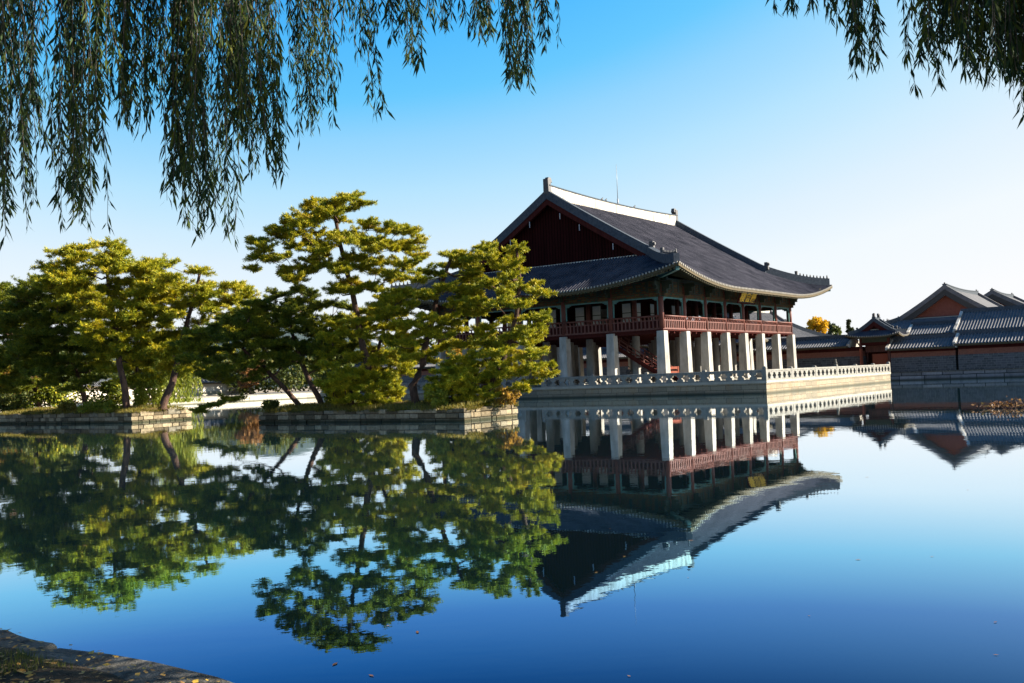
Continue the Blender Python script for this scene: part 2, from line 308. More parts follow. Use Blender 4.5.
# ------------------------------------------------------------------ the setting: ground, water, hills
PX0, PX1, PY0, PY1 = -82.8, 42.3, -58.0, 90.0
BANK_Z, EAST_Z = 0.45, 1.08
def ground():
    R = 2500; m = MB()
    def q(x0, x1, y0, y1, z): m.add([(x0, y0, z), (x1, y0, z), (x1, y1, z), (x0, y1, z)], [(0, 1, 2, 3)])
    q(-R, PX0 - 0.3, -R, PY1, BANK_Z - 0.02); q(PX0, PX1, -R, PY0, BANK_Z); q(-R, PX1, PY1, R, EAST_Z - 0.02); q(PX1, R, -R, R, EAST_Z)
    g = m.build('ground', MT['ground']); tag(g, 'pale packed earth round the pond', 'ground', kind='structure')
    w = MB().add([(PX0 - 0.6, PY0 - 0.6, 0), (PX1 + 0.6, PY0 - 0.6, 0), (PX1 + 0.6, PY1 + 0.6, 0), (PX0 - 0.6, PY1 + 0.6, 0)], [(0, 1, 2, 3)])
    w = w.build('pond_water', MT['water']); tag(w, 'calm blue pond reflecting trees and pavilion', 'water', kind='structure')
    b = MB().add([(PX0 - 0.7, PY0 - 0.7, -1.2), (PX1 + 0.7, PY0 - 0.7, -1.2), (PX1 + 0.7, PY1 + 0.7, -1.2), (PX0 - 0.7, PY1 + 0.7, -1.2)], [(0, 1, 2, 3)])
    tag(b.build('pond_bed', MT['soil']), 'mud bed under the pond', 'pond bed', kind='structure')
    rows = []
    c = Vector((CAM[0], CAM[1], 0))
    for i in range(14):
        r = []
        for k in range(90):
            x = -500 + k * 20; d = 1000 + i * 70
            P = atd(x, 341, d); t = i / 13
            prof = 22 * math.exp(-((x - 280) / 110) ** 2) + 14 * math.exp(-((x - 30) / 150) ** 2) + 9
            prof *= (1.0 if x < 460 else max(0.05, 1 - (x - 460) / 180))
            z = (prof * 2.9 + 9 * mnoise.noise(Vector((k * 0.35, i * 0.4, 3)))) * math.sin(math.pi * min(1, t * 1.0)) 
            r.append((P[0], P[1], max(z, -2) if 0 < i < 13 else -2))
        rows.append(r)
    h = MB().grid(rows, True).build('hills', MT['hill']); tag(h, 'low bluish wooded hills far behind the pines', 'hills', kind='structure')
ground()

def bank_wall(name, x0, x1, y0, y1, z1, mat, label, cap=None):
    t = thing(name, label, 'retaining wall', ((x0 + x1) / 2, (y0 + y1) / 2, 0))
    MB().box(x0, x1, y0, y1, -1.0, z1 - (0.16 if cap else 0)).build('masonry', mat, t)
    if cap: MB().box(x0 - 0.04, x1 + 0.04, y0 - 0.04, y1 + 0.04, z1 - 0.157, z1).build('coping', cap, t)
    return t
bank_wall('embankment', PX0 - 0.5, PX1 + 0.5, PY1 - 0.004, PY1 + 0.5, EAST_Z + 0.02, MT['bank_stone'], 'sunlit pale stone embankment along the far left shore', MT['granite'])
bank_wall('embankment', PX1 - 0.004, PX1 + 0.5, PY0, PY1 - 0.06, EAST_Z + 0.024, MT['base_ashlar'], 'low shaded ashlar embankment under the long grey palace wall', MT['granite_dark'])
bank_wall('embankment', PX0, PX1 - 0.06, PY0 - 0.5, PY0 + 0.004, BANK_Z + 0.02, MT['bank_stone'], 'low stone embankment on the near right shore', MT['granite'])

# ------------------------------------------------------------------ roofs
def roof_surface(X0, X1, Y0, Y1, prof, g, lift, L, pitch, rib, gable=True):
    """hip and gable tile roof, ridge along X; returns meshes for (front+back slopes, end skirts) and a height function"""
    V = (Y1 - Y0) / 2
    def hz(v, d): return prof(v) + lift * max(0.0, 1 - d / L) ** 2 * max(0.0, 1 - v / g)
    def samples(a, b):
        n = max(1, round((b - a) / pitch)); p = (b - a) / n; out = []
        for i in range(n):
            for q, hh in ((0.0, 0), (0.28, 0), (0.34, 0.75), (0.5, 1), (0.66, 0.75), (0.72, 0)): out.append((a + (i + q) * p, hh * rib))
        out.append((b, 0)); return out
    slopes = MB(); skirts = []
    for side in (0, 1):
        for patch in (0, 1, 2):
            a, b = ((X0, X0 + g), (X0 + g, X1 - g), (X1 - g, X1))[patch]
            rows = []
            for X, hh in samples(a, b):
                d = min(X - X0, X1 - X); vm = min(d, g) if patch != 1 else V
                nv = 22 if patch == 1 else 9
                r = []
                for j in range(nv + 1):
                    v = vm * j / nv; z = hz(v, d) + hh
                    r.append((X, Y0 + v if side == 0 else Y1 - v, z))
                rows.append(r)
            slopes.grid(rows, False, flip=(side == 1))
        rows = []
        for Y, hh in samples(Y0, Y1):
            d = min(Y - Y0, Y1 - Y); um = min(d, g)
            r = []
            for j in range(10):
                u = um * j / 9; z = hz(u, d) + hh
                r.append((X0 + u if side == 0 else X1 - u, Y, z))
            rows.append(r)
        skirts.append(MB().grid(rows, False, flip=(side == 0)))
    return slopes, skirts, hz
def eave_pts(X0, X1, Y0, Y1, hz, n=40):
    f = [(X0 + (X1 - X0) * i / n, Y0, hz(0, min(i, n - i) / n * (X1 - X0))) for i in range(n + 1)]
    b = [(p[0], Y1, p[2]) for p in f]
    w = [(X0, Y0 + (Y1 - Y0) * i / n, hz(0, min(i, n - i) / n * (Y1 - Y0))) for i in range(n + 1)]
    e = [(X1, p[1], p[2]) for p in w]
    return f, b, w, e
def hip_gable(par, X0, X1, Y0, Y1, prof, g, lift, L, pitch=0.36, rib=0.12, wall_in=4.2, thick=(0.32, 1.0), ridge_h=1.2, ridge_mat=None,
              verge_h=0.75, hip_h=0.75, sag=0.35, gable_mat=None, figures=9, finial=0.9, wscale=1.0, soffit=True, tile_mat=None):
    V = (Y1 - Y0) / 2; YC = (Y0 + Y1) / 2
    slopes, skirts, hz = roof_surface(X0, X1, Y0, Y1, prof, g, lift, L, pitch, rib)
    tile_mat = tile_mat or MT['tile']
    roof = slopes.build('roof', tile_mat, par)
    for q in skirts: q.build('roof_skirt', tile_mat, roof)
    fr, bk, we, ea = eave_pts(X0, X1, Y0, Y1, hz)
    ed = MB()
    for pl in (fr, bk, we, ea):
        ed.grid([pl, [(p[0], p[1], p[2] - thick[0]) for p in pl]])
    for a, b in ((fr, bk), (we, ea)): pass
    ed.build('eave_edge', MT['soffit'], roof)
    # tile end discs along the front and west eaves
    te = MB()
    n = round((X1 - X0) / pitch)
    for i in range(n):
        X = X0 + (i + 0.5) * (X1 - X0) / n; z = hz(0, min(X - X0, X1 - X)); te.box(X - 0.07 * wscale, X + 0.07 * wscale, Y0 - 0.06, Y0 + 0.06, z - 0.08, z + 0.10)
    n = round((Y1 - Y0) / pitch)
    for i in range(n):
        Y = Y0 + (i + 0.5) * (Y1 - Y0) / n; z = hz(0, min(Y - Y0, Y1 - Y)); te.box(X0 - 0.06, X0 + 0.06, Y - 0.07 * wscale, Y + 0.07 * wscale, z - 0.08, z + 0.10)
    tag(te.build('tile_ends', MT['tile_end'], roof), kind='stuff')
    if soffit:
        so_ = MB()
        def th(v): return thick[0] + (thick[1] - thick[0]) * min(1, v / wall_in)
        N = 48
        for side in range(4):
            rows = []
            ln = (X1 - X0) if side < 2 else (Y1 - Y0)
            for j in range(7):
                v = (wall_in + 0.3) * j / 6; r = []
                for i in range(N + 1):
                    s_ = v + (ln - 2 * v) * i / N; d = min(s_, ln - s_); z = hz(v, d) - th(v)
                    r.append({0: (X0 + s_, Y0 + v, z), 1: (X0 + s_, Y1 - v, z), 2: (X0 + v, Y0 + s_, z), 3: (X1 - v, Y0 + s_, z)}[side])
                rows.append(r)
            so_.grid(rows)
        so_.build('soffit', MT['soffit'], roof)
    # main ridge
    rx0, rx1 = X0 + g, X1 - g; n = 14; zr = prof(V)
    rp = [(rx0 - 0.15 + (rx1 - rx0 + 0.3) * i / n, YC, zr - 0.15 + sag * ((2 * i / n - 1) ** 2)) for i in range(n + 1)]
    rid = MB().sweep(rp, 0.62 * wscale, ridge_h - 0.12, 0.3).build('main_ridge', ridge_mat or MT['mortar'], roof)
    MB().sweep([(p[0], p[1], p[2] + ridge_h - 0.117) for p in rp], 0.74 * wscale, 0.13).build('ridge_cap', MT['ridge_tile'], rid)
    for xe, sg in ((rx0, -1), (rx1, 1)):
        z = zr + sag - 0.15 + ridge_h * 0.55; k = finial
        f = MB(); f.frustum(xe + sg * 0.05, YC, 0.30 * k, 0.40 * k, 0.34 * k, 0.36 * k, z - 0.5 * k, z + 1.35 * k)
        f.frustum(xe - sg * 0.22 * k, YC, 0.42 * k, 0.30 * k, 0.30 * k, 0.24 * k, z + 0.95 * k, z + 1.55 * k)
        f.frustum(xe + sg * 0.28 * k, YC, 0.12 * k, 0.22 * k, 0.10 * k, 0.16 * k, z + 0.2 * k, z + 1.0 * k)
        f.build('ridge_finial', MT['dark_figure'], rid, bevel=0.05 * k)
    # verge (descending) ridges and hip ridges
    for xe, sg in ((rx0, -1), (rx1, 1)):
        for ys, s2 in ((Y0, 1), (Y1, -1)):
            pts = [(xe, ys + s2 * (g - 0.25 + (V - g + 0.25) * i / 12), prof(g - 0.25 + (V - g + 0.25) * i / 12) + rib) for i in range(13)]
            vr = MB().sweep(pts, 0.62 * wscale, verge_h, 0.25).build('verge_ridge', tile_mat if tile_mat is MT['wall_tile'] else MT['ridge_tile'], roof)
            MB().sweep([(p[0] + sg * 0.05, p[1], p[2] - 0.25 - 0.003) for p in pts], 0.34 * wscale, 0.0, 0.95 if gable_mat is MT['red_gable'] else 0.62).build('bargeboard', MT['black'] if gable_mat is MT['red_gable'] else MT['dark_red'], vr)
            e = pts[0]; k = 0.75 * finial
            MB().frustum(e[0], e[1] - s2 * 0.05, 0.26 * k, 0.42 * k, 0.30 * k, 0.34 * k, e[2] + verge_h * 0.5, e[2] + verge_h + 0.85 * k).frustum(e[0], e[1] - s2 * 0.45 * k, 0.2 * k, 0.26 * k, 0.18 * k, 0.2 * k, e[2] + verge_h + 0.25 * k, e[2] + verge_h + 0.7 * k).build('dragon_head', MT['dark_figure'], vr, bevel=0.04)
            xc = X0 if sg < 0 else X1
            hp = []
            for i in range(11):
                d = 0.35 + (g - 0.3) * (1 - i / 10) * 1.0
                hp.append((xc - sg * d, ys + s2 * d, hz(min(d, g), d) + rib))
            hr = MB().sweep(hp, 0.58 * wscale, hip_h, 0.25).build('hip_ridge', MT['ridge_tile'], roof)
            k = 0.55 * finial; e = hp[5]
            MB().frustum(e[0], e[1], 0.3 * k, 0.3 * k, 0.34 * k, 0.34 * k, e[2] + hip_h - 0.05, e[2] + hip_h + 1.0 * k).build('dragon_head', MT['dark_figure'], hr, bevel=0.04)
            if figures:
                for q in range(figures):
                    t = 5.6 + q * (4.2 / max(1, figures - 1)); i = min(9, int(t)); fr_ = t - i
                    P = Vector(hp[i]).lerp(Vector(hp[i + 1]), fr_); hgt = 0.34 + 0.1 * (q == figures - 1)
                    MB().lathe([(0.11, 0), (0.12, 0.12), (0.075, hgt * 0.6), (0.09, hgt * 0.8), (0.03, hgt)], 0, 0, 7).build('roof_figure', MT['dark_figure'], hr, ).location = P + Vector((0, 0, hip_h - 0.01)) - world_loc(hr)
        # gable panel
        xg = xe - sg * 0.75; gp = MB(); ys_ = [Y0 + g - 0.1 + (2 * V - 2 * g + 0.2) * i / 24 for i in range(25)]
        top = [(xg, y, prof(min(y - Y0, Y1 - y)) - 0.25) for y in ys_]; bot = [(xg, y, prof(g) - 0.5) for y in ys_]
        gp.grid([bot, top]); gp.build('gable_panel', gable_mat or MT['gable'], par)
        fl = [(xg + sg * 0.25, y, prof(g - 0.5) + 0.12) for y in (Y0 + g + 0.2, Y1 - g - 0.2)]
        MB().sweep(fl, 0.5, 0.33, 0.3).build('gable_flashing', MT['tile_end'] if gable_mat else MT['mortar'], roof)
    return roof, hz
def long_roof(par, xc, half, y0, y1, ze, zr, pitch=0.36, rib=0.13, axis='Y', ridge_h=0.5, end_mat=None):
    """straight gabled tile roof; axis = direction of the ridge"""
    def T(a, b, z): return (xc + a, b, z) if axis == 'Y' else (b, xc + a, z)
    m = MB(); n = round((y1 - y0) / pitch); p = (y1 - y0) / n
    for s in (-1, 1):
        rows = []
        for i in range(n):
            for q, hh in ((0.0, 0), (0.28, 0), (0.34, 0.75), (0.5, 1), (0.66, 0.75), (0.72, 0)):
                y = y0 + (i + q) * p
                rows.append([T(s * half * (1 - j / 5), y, ze + (zr - ze) * (0.85 * j / 5 + 0.15 * (j / 5) ** 2) + hh * rib) for j in range(6)])
        rows.append([T(s * half * (1 - j / 5), y1, ze + (zr - ze) * (0.85 * j / 5 + 0.15 * (j / 5) ** 2)) for j in range(6)])
        m.grid(rows, False, flip=(s == -1) == (axis == 'Y'))
        for yy in (y0, y1):
            pass
    r = m.build('roof', MT['wall_tile'], par)
    e = MB()
    for s in (-1, 1):
        a = T(s * half, y0, ze); b = T(s * half, y1, ze)
        e.grid([[a, b], [(a[0], a[1], a[2] - 0.22), (b[0], b[1], b[2] - 0.22)]])
        i0 = T(s * 0.1, y0, ze - 0.25); i1 = T(s * 0.1, y1, ze - 0.25)
        e.grid([[(a[0], a[1], a[2] - 0.22), (b[0], b[1], b[2] - 0.22)], [i0, i1]])
    e.build('eave_board', MT['soffit'], r)
    MB().sweep([T(0, y0 - 0.1, zr - 0.05), T(0, (y0 + y1) / 2, zr - 0.09), T(0, y1 + 0.1, zr - 0.05)], 0.42, ridge_h, 0.1).build('ridge', MT['ridge_tile'], r)
    for yy, sg in ((y0, -1), (y1, 1)):
        for s in (-1, 1):
            pts = [T(s * half * (1 - j / 5) , yy, ze + (zr - ze) * (0.85 * j / 5 + 0.15 * (j / 5) ** 2)) for j in range(6)]
            MB().sweep(pts, 0.34, 0.26, 0.12).build('verge', end_mat or MT['mortar'], r)
        g = MB(); g.add([T(-half * 0.9, yy + sg * 0.02, ze - 0.2), T(half * 0.9, yy + sg * 0.02, ze - 0.2), T(0, yy + sg * 0.02, zr - 0.12)], [(0, 1, 2)])
        g.build('gable_end', end_mat or MT['mortar'], r)
    return r

# ------------------------------------------------------------------ stone terrace
TX0, TX1, TY0, TY1 = -2.9, 35.8, -11.6, 34.0
DECK = 1.15
def flower_panel(L, z0=1.20, z1=1.96, t=0.30):
    """pierced stone panel of length L along +x, thickness t in y, six-lobed openings"""
    n = max(1, round(L / 1.18)); c = L / n; m = MB(); N = 32; zc = (z0 + z1) / 2
    for k in range(n):
        cx = (k + 0.5) * c; inner = []; outer = []
        for i in range(N):
            a = 2 * math.pi * i / N
            r = 0.305 * (1 + 0.16 * math.cos(6 * a)); inner.append((cx + r * 1.22 * math.cos(a), zc + r * math.sin(a)))
            ca, sa = math.cos(a), math.sin(a); q = min((c / 2) / max(abs(ca), 1e-6), ((z1 - z0) / 2) / max(abs(sa), 1e-6))
            outer.append((cx + q * ca, zc + q * sa))
        vs = [(p[0], y, p[1]) for y in (-t / 2, t / 2) for ring in (outer, inner) for p in ring]
        fs = []
        for i in range(N):
            j = (i + 1) % N
            fs += [(i, j, N + j, N + i), (2 * N + j, 2 * N + i, 3 * N + i, 3 * N + j), (N + i, N + j, 3 * N + j, 3 * N + i)]
        m.add(vs, fs)
    return m
def terrace():
    t = thing('stone_terrace', 'pale ashlar terrace under the pavilion with pierced stone balustrade', 'terrace', ((TX0 + TX1) / 2, (TY0 + TY1) / 2, 0))
    MB().box(TX0 + 0.06, TX1 - 0.06, TY0 + 0.06, TY1 - 0.06, -1.0, 0.93).build('retaining_wall', MT['terrace'], t)
    MB().box(TX0, TX1, TY0, TY1, 0.932, DECK).build('deck', MT['deck'], t)
    # balustrade on the two sides facing the pond (and behind)
    sides = [((TX0, TY0), (1, 0), TX1 - TX0, 6), ((TX0, TY0), (0, 1), 24.1, 4), ((TX0, TY1), (1, 0), TX1 - TX0, 6), ((TX0, TY0 + 26.5), (0, 1), TY1 - TY0 - 26.5, 3), ]
    post = None
    for (ox, oy), (dx, dy), ln, n in sides:
        seg = ln / n
        off = 0.18 if dx else 0.18
        for i in range(n):
            m = flower_panel(seg - 0.34)
            ang = 0 if dx else math.pi / 2
            ob = m.build('balustrade_panel', MT['granite'])
            ix = ox + dx * (i * seg + 0.17) + (0.2 if dy else 0); iy = oy + dy * (i * seg + 0.17) + ((0.2 if oy == TY0 else -0.2) if dx else 0)
            ob.rotation_euler.z = ang; ob.location = (ix, iy, 0); link_to(ob, t)
            r = MB().box(0, seg - 0.34, -0.17, 0.17, 1.963, 2.13).build('coping_rail', MT['granite'], None, bevel=0.04)
            r.rotation_euler.z = ang; r.location = (ix, iy, 0); link_to(r, t)
            r = MB().box(0, seg - 0.34, -0.19, 0.19, DECK + 0.003, 1.197).build('base_rail', MT['granite']); r.rotation_euler.z = ang; r.location = (ix, iy, 0); link_to(r, t)
        for i in range(n + 1):
            if i == 0 and dy and oy == TY0: continue
            px = ox + dx * i * seg + (0.2 if dy else (0.2 if i == 0 else -0.2 if i == n else 0)); py = oy + dy * i * seg + ((0.2 if oy == TY0 else -0.2) if dx else 0)
            P = MB().frustum(0, 0, 0.19, 0.19, 0.17, 0.17, DECK + 0.002, 2.22).frustum(0, 0, 0.21, 0.21, 0.10, 0.10, 2.222, 2.42 if i in (0, n) else 2.30).build('balustrade_post', MT['granite'], None, bevel=0.02)
            P.location = (px, py, 0); link_to(P, t)
    return t
terrace()

# ------------------------------------------------------------------ the pavilion
PW, PD = 34.4, 28.5
CX = [PW / 7 * i for i in range(8)]; CY = [PD / 5 * j for j in range(6)]
FLOOR = 6.30
def pavilion():
    t = thing('pavilion', 'great two storey royal banquet pavilion on tall stone pillars', 'pavilion', (PW / 2, PD / 2, DECK))
    # stone pillars
    sq = MB(); sq.frustum(0, 0, 0.56, 0.56, 0.56, 0.56, DECK, DECK + 0.22); sq.frustum(0, 0, 0.50, 0.50, 0.41, 0.41, DECK + 0.215, FLOOR)
    sqo = sq.build('stone_pillar', MT['pillar'], None, bevel=0.03)
    rd = MB().lathe([(0.56, DECK), (0.56, DECK + 0.2), (0.48, DECK + 0.205), (0.40, FLOOR)], 0, 0, 14).build('round_stone_pillar', MT['pillar'])
    first = True
    for i, x in enumerate(CX):
        for j, y in enumerate(CY):
            edge = i in (0, 7) or j in (0, 5)
            src = sqo if edge else rd
            c = src.copy(); COL.objects.link(c); c.location = (x, y, 0); link_to(c, t)
    for o in (sqo, rd): bpy.data.objects.remove(o)
    # floor
    MB().box(-0.22, PW + 0.22, -0.22, PD + 0.22, FLOOR + 0.003, FLOOR + 0.14).build('floor_frame', MT['dark_red'], t)
    MB().box(-0.30, PW + 0.30, -0.30, PD + 0.30, FLOOR + 0.143, FLOOR + 0.20).build('floor_boards', MT['red'], t)
    jo = MB()
    for x in np.linspace(0, PW, 29): jo.box(x - 0.1, x + 0.1, -0.1, PD + 0.1, FLOOR - 0.22, FLOOR)
    jo.build('floor_joists', MT['dark_red'], t)
    Z0 = FLOOR + 0.203
    # upper posts, outer ring and inner ring
    po = MB().lathe([(0.27, Z0), (0.25, 10.9)], 0, 0, 12).build('timber_post', MT['red'])
    for i, x in enumerate(CX):
        for j, y in enumerate(CY):
            ring = min(i, 7 - i, j, 5 - j)
            if ring <= 1:
                c = po.copy(); COL.objects.link(c); c.location = (x, y, 0); link_to(c, t)
    bpy.data.objects.remove(po)
    # lintels, teal frames, frieze
    for (ax, fx, n, span) in (('x', 0.0, 7, PW), ('x', PD, 7, PW), ('y', 0.0, 5, PD), ('y', PW, 5, PD)):
        s = span / n
        def B(m, a0, a1, th, z0, z1, o=0.0):
            if ax == 'x': m.box(a0, a1, fx - th + o, fx + th + o, z0, z1)
            else: m.box(fx - th + o, fx + th + o, a0, a1, z0, z1)
        m = MB(); B(m, -0.5, span + 0.5, 0.15, 9.66, 10.12); m.build('lintel', MT['dancheong'], t)
        m = MB(); B(m, 0.1, span - 0.1, 0.08, 10.122, 11.2); m.build('frieze_board', MT['dancheong'], t)
        m = MB(); B(m, -0.8, span + 0.8, 0.20, 11.203, 11.55); m.build('eave_purlin', MT['green'], t)
        for k in range(n):
            a, b = k * s + 0.27, (k + 1) * s - 0.27
            m = MB(); B(m, a, b, 0.06, 9.52, 9.658); 
            B(m, a, a + 0.13, 0.06, Z0 + 1.4, 9.518); B(m, b - 0.13, b, 0.06, Z0 + 1.4, 9.518)
            for q, (w_, h_) in enumerate(((0.5, 0.09), (0.3, 0.22))):
                B(m, a + 0.131, a + 0.131 + w_, 0.05 - q * 0.003, 9.517 - h_, 9.517); B(m, b - 0.131 - w_, b - 0.131, 0.05 - q * 0.003, 9.517 - h_, 9.517)
            m.build('teal_bay_frame', MT['teal'], t)
            # small frieze blocks (hwaban) between brackets
            m = MB()
            for q in range(1, 4):
                c_ = k * s + s * q / 4; B(m, c_ - 0.16, c_ + 0.16, 0.12, 10.23, 11.2)
            m.build('frieze_block', MT['green'], t)
        for k in range(n + 1):
            a = k * s; o = -1 if fx == 0 else 1
            m = MB()
            for (ex, z0, z1, th) in ((0.75, 9.95, 10.35, 0.13), (1.05, 10.352, 10.75, 0.13), (1.35, 10.752, 11.15, 0.13)):
                if ax == 'x': m.box(a - th, a + th, fx + (0.2 * -o), fx + o * ex, z0, z1) if o > 0 else m.box(a - th, a + th, fx - ex, fx + 0.2, z0, z1)
                else: m.box(fx - 0.2, fx + ex, a - th, a + th, z0, z1) if o > 0 else m.box(fx - ex, fx + 0.2, a - th, a + th, z0, z1)
            m.build('bracket', MT['green'], t)
    # ceiling
    MB().box(0.3, PW - 0.3, 0.3, PD - 0.3, 10.55, 10.7).build('ceiling', MT['dark_red'], t)
    # railings: one per bay, balusters as sub-parts
    o_ = 0.02; Zr = Z0
    bal = MB().box(-0.075, 0.075, -0.16, -0.06, Zr + 0.05, Zr + 0.86).add([(-0.075, -0.16, Zr + 0.862), (0.075, -0.16, Zr + 0.862), (0.075, -0.06, Zr + 0.862), (-0.075, -0.06, Zr + 0.862),
                    (-0.055, -0.30, Zr + 1.18), (0.055, -0.30, Zr + 1.18), (0.055, -0.20, Zr + 1.18), (-0.055, -0.20, Zr + 1.18)],
                   [(0, 3, 2, 1), (4, 5, 6, 7), (0, 1, 5, 4), (1, 2, 6, 5), (2, 3, 7, 6), (3, 0, 4, 7)]).build('baluster', MT['red'])
    bays = [((CX[k], -o_), 0, PW / 7) for k in range(7)] + [((CX[k + 1], PD + o_), math.pi, PW / 7) for k in range(7)] + \
           [((-o_, CY[k + 1]), -math.pi / 2, PD / 5) for k in range(5)] + [((PW + o_, CY[k]), math.pi / 2, PD / 5) for k in range(5)]
    for (bx, by), ang, ln in bays:
        m = MB(); m.tube([(0.1, -0.25, Zr + 1.26), (ln - 0.1, -0.25, Zr + 1.26)], 0.085, 8)
        m.box(0.1, ln - 0.1, -0.20, 0.02, Zr + 0.0, Zr + 0.10); m.box(0.1, ln - 0.1, -0.18, -0.04, Zr + 0.80, Zr + 0.90)
        r = m.build('railing', MT['red'], None); r.rotation_euler.z = ang; r.location = (bx, by, 0); link_to(r, t)
        bb = MB().box(0.1, ln - 0.1, -0.045, -0.01, Zr + 0.102, Zr + 0.798).build('rail_board', MT['dark_red']); bb.parent = r
        nb = 11 if ln < 5.2 else 12
        for q in range(nb):
            c = bal.copy(); COL.objects.link(c); c.parent = r; c.location = (0.2 + (ln - 0.4) * (q + 0.5) / nb, 0, 0)
    bpy.data.objects.remove(bal)
    # papered folding doors hung between the inner posts
    pap = MB()
    for (x, y, w, ax) in [(CX[1], CY[1] + 0.4, 1.1, 'y'), (CX[1], CY[2] - 1.6, 1.1, 'y'), (CX[1], CY[2] + 0.5, 1.2, 'y'), (CX[1], CY[3] - 1.5, 1.1, 'y'), (CX[1], CY[3] + 0.4, 1.2, 'y'), (CX[1], CY[4] - 1.6, 1.2, 'y'),
                          (CX[1] + 0.4, CY[1], 0.9, 'x'), (CX[2] - 1.5, CY[1], 0.9, 'x'), (CX[2] + 0.4, CY[1], 0.9, 'x'), (CX[3] - 1.4, CY[1], 0.9, 'x'), (CX[3] + 0.4, CY[1], 0.9, 'x'),
                          (CX[2], CY[2] + 0.5, 1.0, 'y'), (CX[2], CY[3] + 0.5, 1.0, 'y')]:
        d = MB()
        if ax == 'y': d.box(x - 0.03, x + 0.03, y, y + w, Z0 + 0.1, 9.7)
        else: d.box(x, x + w, y - 0.03, y + 0.03, Z0 + 0.1, 9.7)
        d = d.build('folding_door', MT['paper'], t)
        fr = MB()
        for zz in (Z0 + 0.1, Z0 + 0.9, 8.6, 9.62):
            if ax == 'y': fr.box(x - 0.045, x + 0.045, y - 0.01, y + w + 0.01, zz, zz + 0.08)
            else: fr.box(x - 0.01, x + w + 0.01, y - 0.045, y + 0.045, zz, zz + 0.08)
        if ax == 'y': fr.box(x - 0.043, x + 0.043, y - 0.01, y + 0.05, Z0 + 0.12, 9.68).box(x - 0.043, x + 0.043, y + w - 0.05, y + w + 0.01, Z0 + 0.12, 9.68)
        else: fr.box(x - 0.01, x + 0.05, y - 0.043, y + 0.043, Z0 + 0.12, 9.68).box(x + w - 0.05, x + w + 0.01, y - 0.043, y + 0.043, Z0 + 0.12, 9.68)
        fr.build('lattice', MT['green'], d)
    # inner partition that darkens the upper storey towards the back left
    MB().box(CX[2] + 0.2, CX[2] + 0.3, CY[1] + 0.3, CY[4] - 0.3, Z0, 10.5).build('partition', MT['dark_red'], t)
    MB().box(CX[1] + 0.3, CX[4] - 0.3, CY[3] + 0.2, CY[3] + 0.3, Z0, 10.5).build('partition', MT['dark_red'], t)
    # wooden stair up from the terrace
    st = MB(); y0, y1, z0, z1 = 1.0, 9.6, DECK, FLOOR + 0.3; sx = 3.0
    for s in (0, 1): st.beam((sx + s * 2.0, y0, z0 + 0.2), (sx + s * 2.0, y1, z1), 0.16, 0.5)
    n = 18
    for k in range(n):
        q = k / n; st.box(sx, sx + 2.0, y0 + (y1 - y0) * q, y0 + (y1 - y0) * q + 0.5, z0 + (z1 - z0) * (k + 1) / (n + 1), z0 + (z1 - z0) * (k + 1) / (n + 1) + 0.07)
    s_ob = st.build('stair', MT['dark_red'], t)
    for s in (0, 1):
        m = MB(); m.beam((sx + s * 2.0, y0, z0 + 1.2), (sx + s * 2.0, y1 - 1.2, z1 + 0.25), 0.12, 0.13); m.beam((sx + s * 2.0, y0, z0 + 0.8), (sx + s * 2.0, y1 - 1.2, z1 - 0.15), 0.08, 0.1)
        for k in range(9):
            q = k / 8 * 0.86; y = y0 + (y1 - y0) * q; z = z0 + (z1 - z0) * q; m.box(sx + s * 2 - 0.05, sx + s * 2 + 0.05, y, y + 0.1, z + 0.3, z + 1.2)
        m.build('stair_rail', MT['red'], s_ob)
    # roof
    prof = lambda v: 10.62 + 0.545 * v + 0.0028 * v * v
    E = 4.2
    roof, hz = hip_gable(t, -E, PW + E, -E, PD + E, prof, 6.35, 1.75, 13.4)
    # rafters, west and front sides, each a beam of its own
    for side, span in (('f', PW), ('w', PD)):
        n = 100 if side == 'f' else 88
        for k in range(n):
            s_ = -E + 0.3 + (span + 2 * E - 0.6) * (k + 0.5) / n
            d = min(s_ + E, span + E - s_); a = 3.9 if d > 3.9 else max(0.4, d)
            za = hz(a, d) - (0.32 + 0.68 * a / 4.2) - 0.11; zb = hz(0.18, d) - 0.32 - 0.12
            # corner rafters fan outwards from the wall corner
            sa = s_
            if d < 6:
                sgn = -1 if s_ < span / 2 else 1; c_ = 0 if sgn < 0 else span
                sa = c_ + (s_ - c_) * (0.35 if d < E else 0.35 + 0.65 * (d - E) / (6 - E)); a = 3.9
                dd = min(sa + E, span + E - sa); za = hz(a, dd) - 1.0 - 0.11
            if side == 'f': p0, p1 = (sa, -E + a, za), (s_, -E + 0.12, zb)
            else: p0, p1 = (-E + a, sa, za), (-E + 0.12, s_, zb)
            MB().beam(p0, p1, 0.17, 0.20).build('rafter', MT['olive'], t)
    m = MB()
    for s_ in np.linspace(-E + 0.4, PW + E - 0.4, 50): m.beam((s_, PD + 0.3, hz(3.9, 20) - 1.1), (s_, PD + E - 0.12, hz(0.2, min(s_ + E, PW + E - s_)) - 0.44), 0.17, 0.2)
    for s_ in np.linspace(-E + 0.4, PD + E - 0.4, 44): m.beam((PW + 0.3, s_, hz(3.9, 20) - 1.1), (PW + E - 0.12, s_, hz(0.2, min(s_ + E, PD + E - s_)) - 0.44), 0.17, 0.2)
    tag(m.build('rafters', MT['olive'], t), kind='stuff')
    for x, y, sx_, sy_ in ((0, 0, -1, -1), (PW, 0, 1, -1), (0, PD, -1, 1), (PW, PD, 1, 1)):
        MB().beam((x - sx_ * 0.5, y - sy_ * 0.5, 11.6), (x + sx_ * (E - 0.25), y + sy_ * (E - 0.25), hz(0, 0.3) - 0.48), 0.34, 0.36).build('hip_rafter', MT['teal'], t)
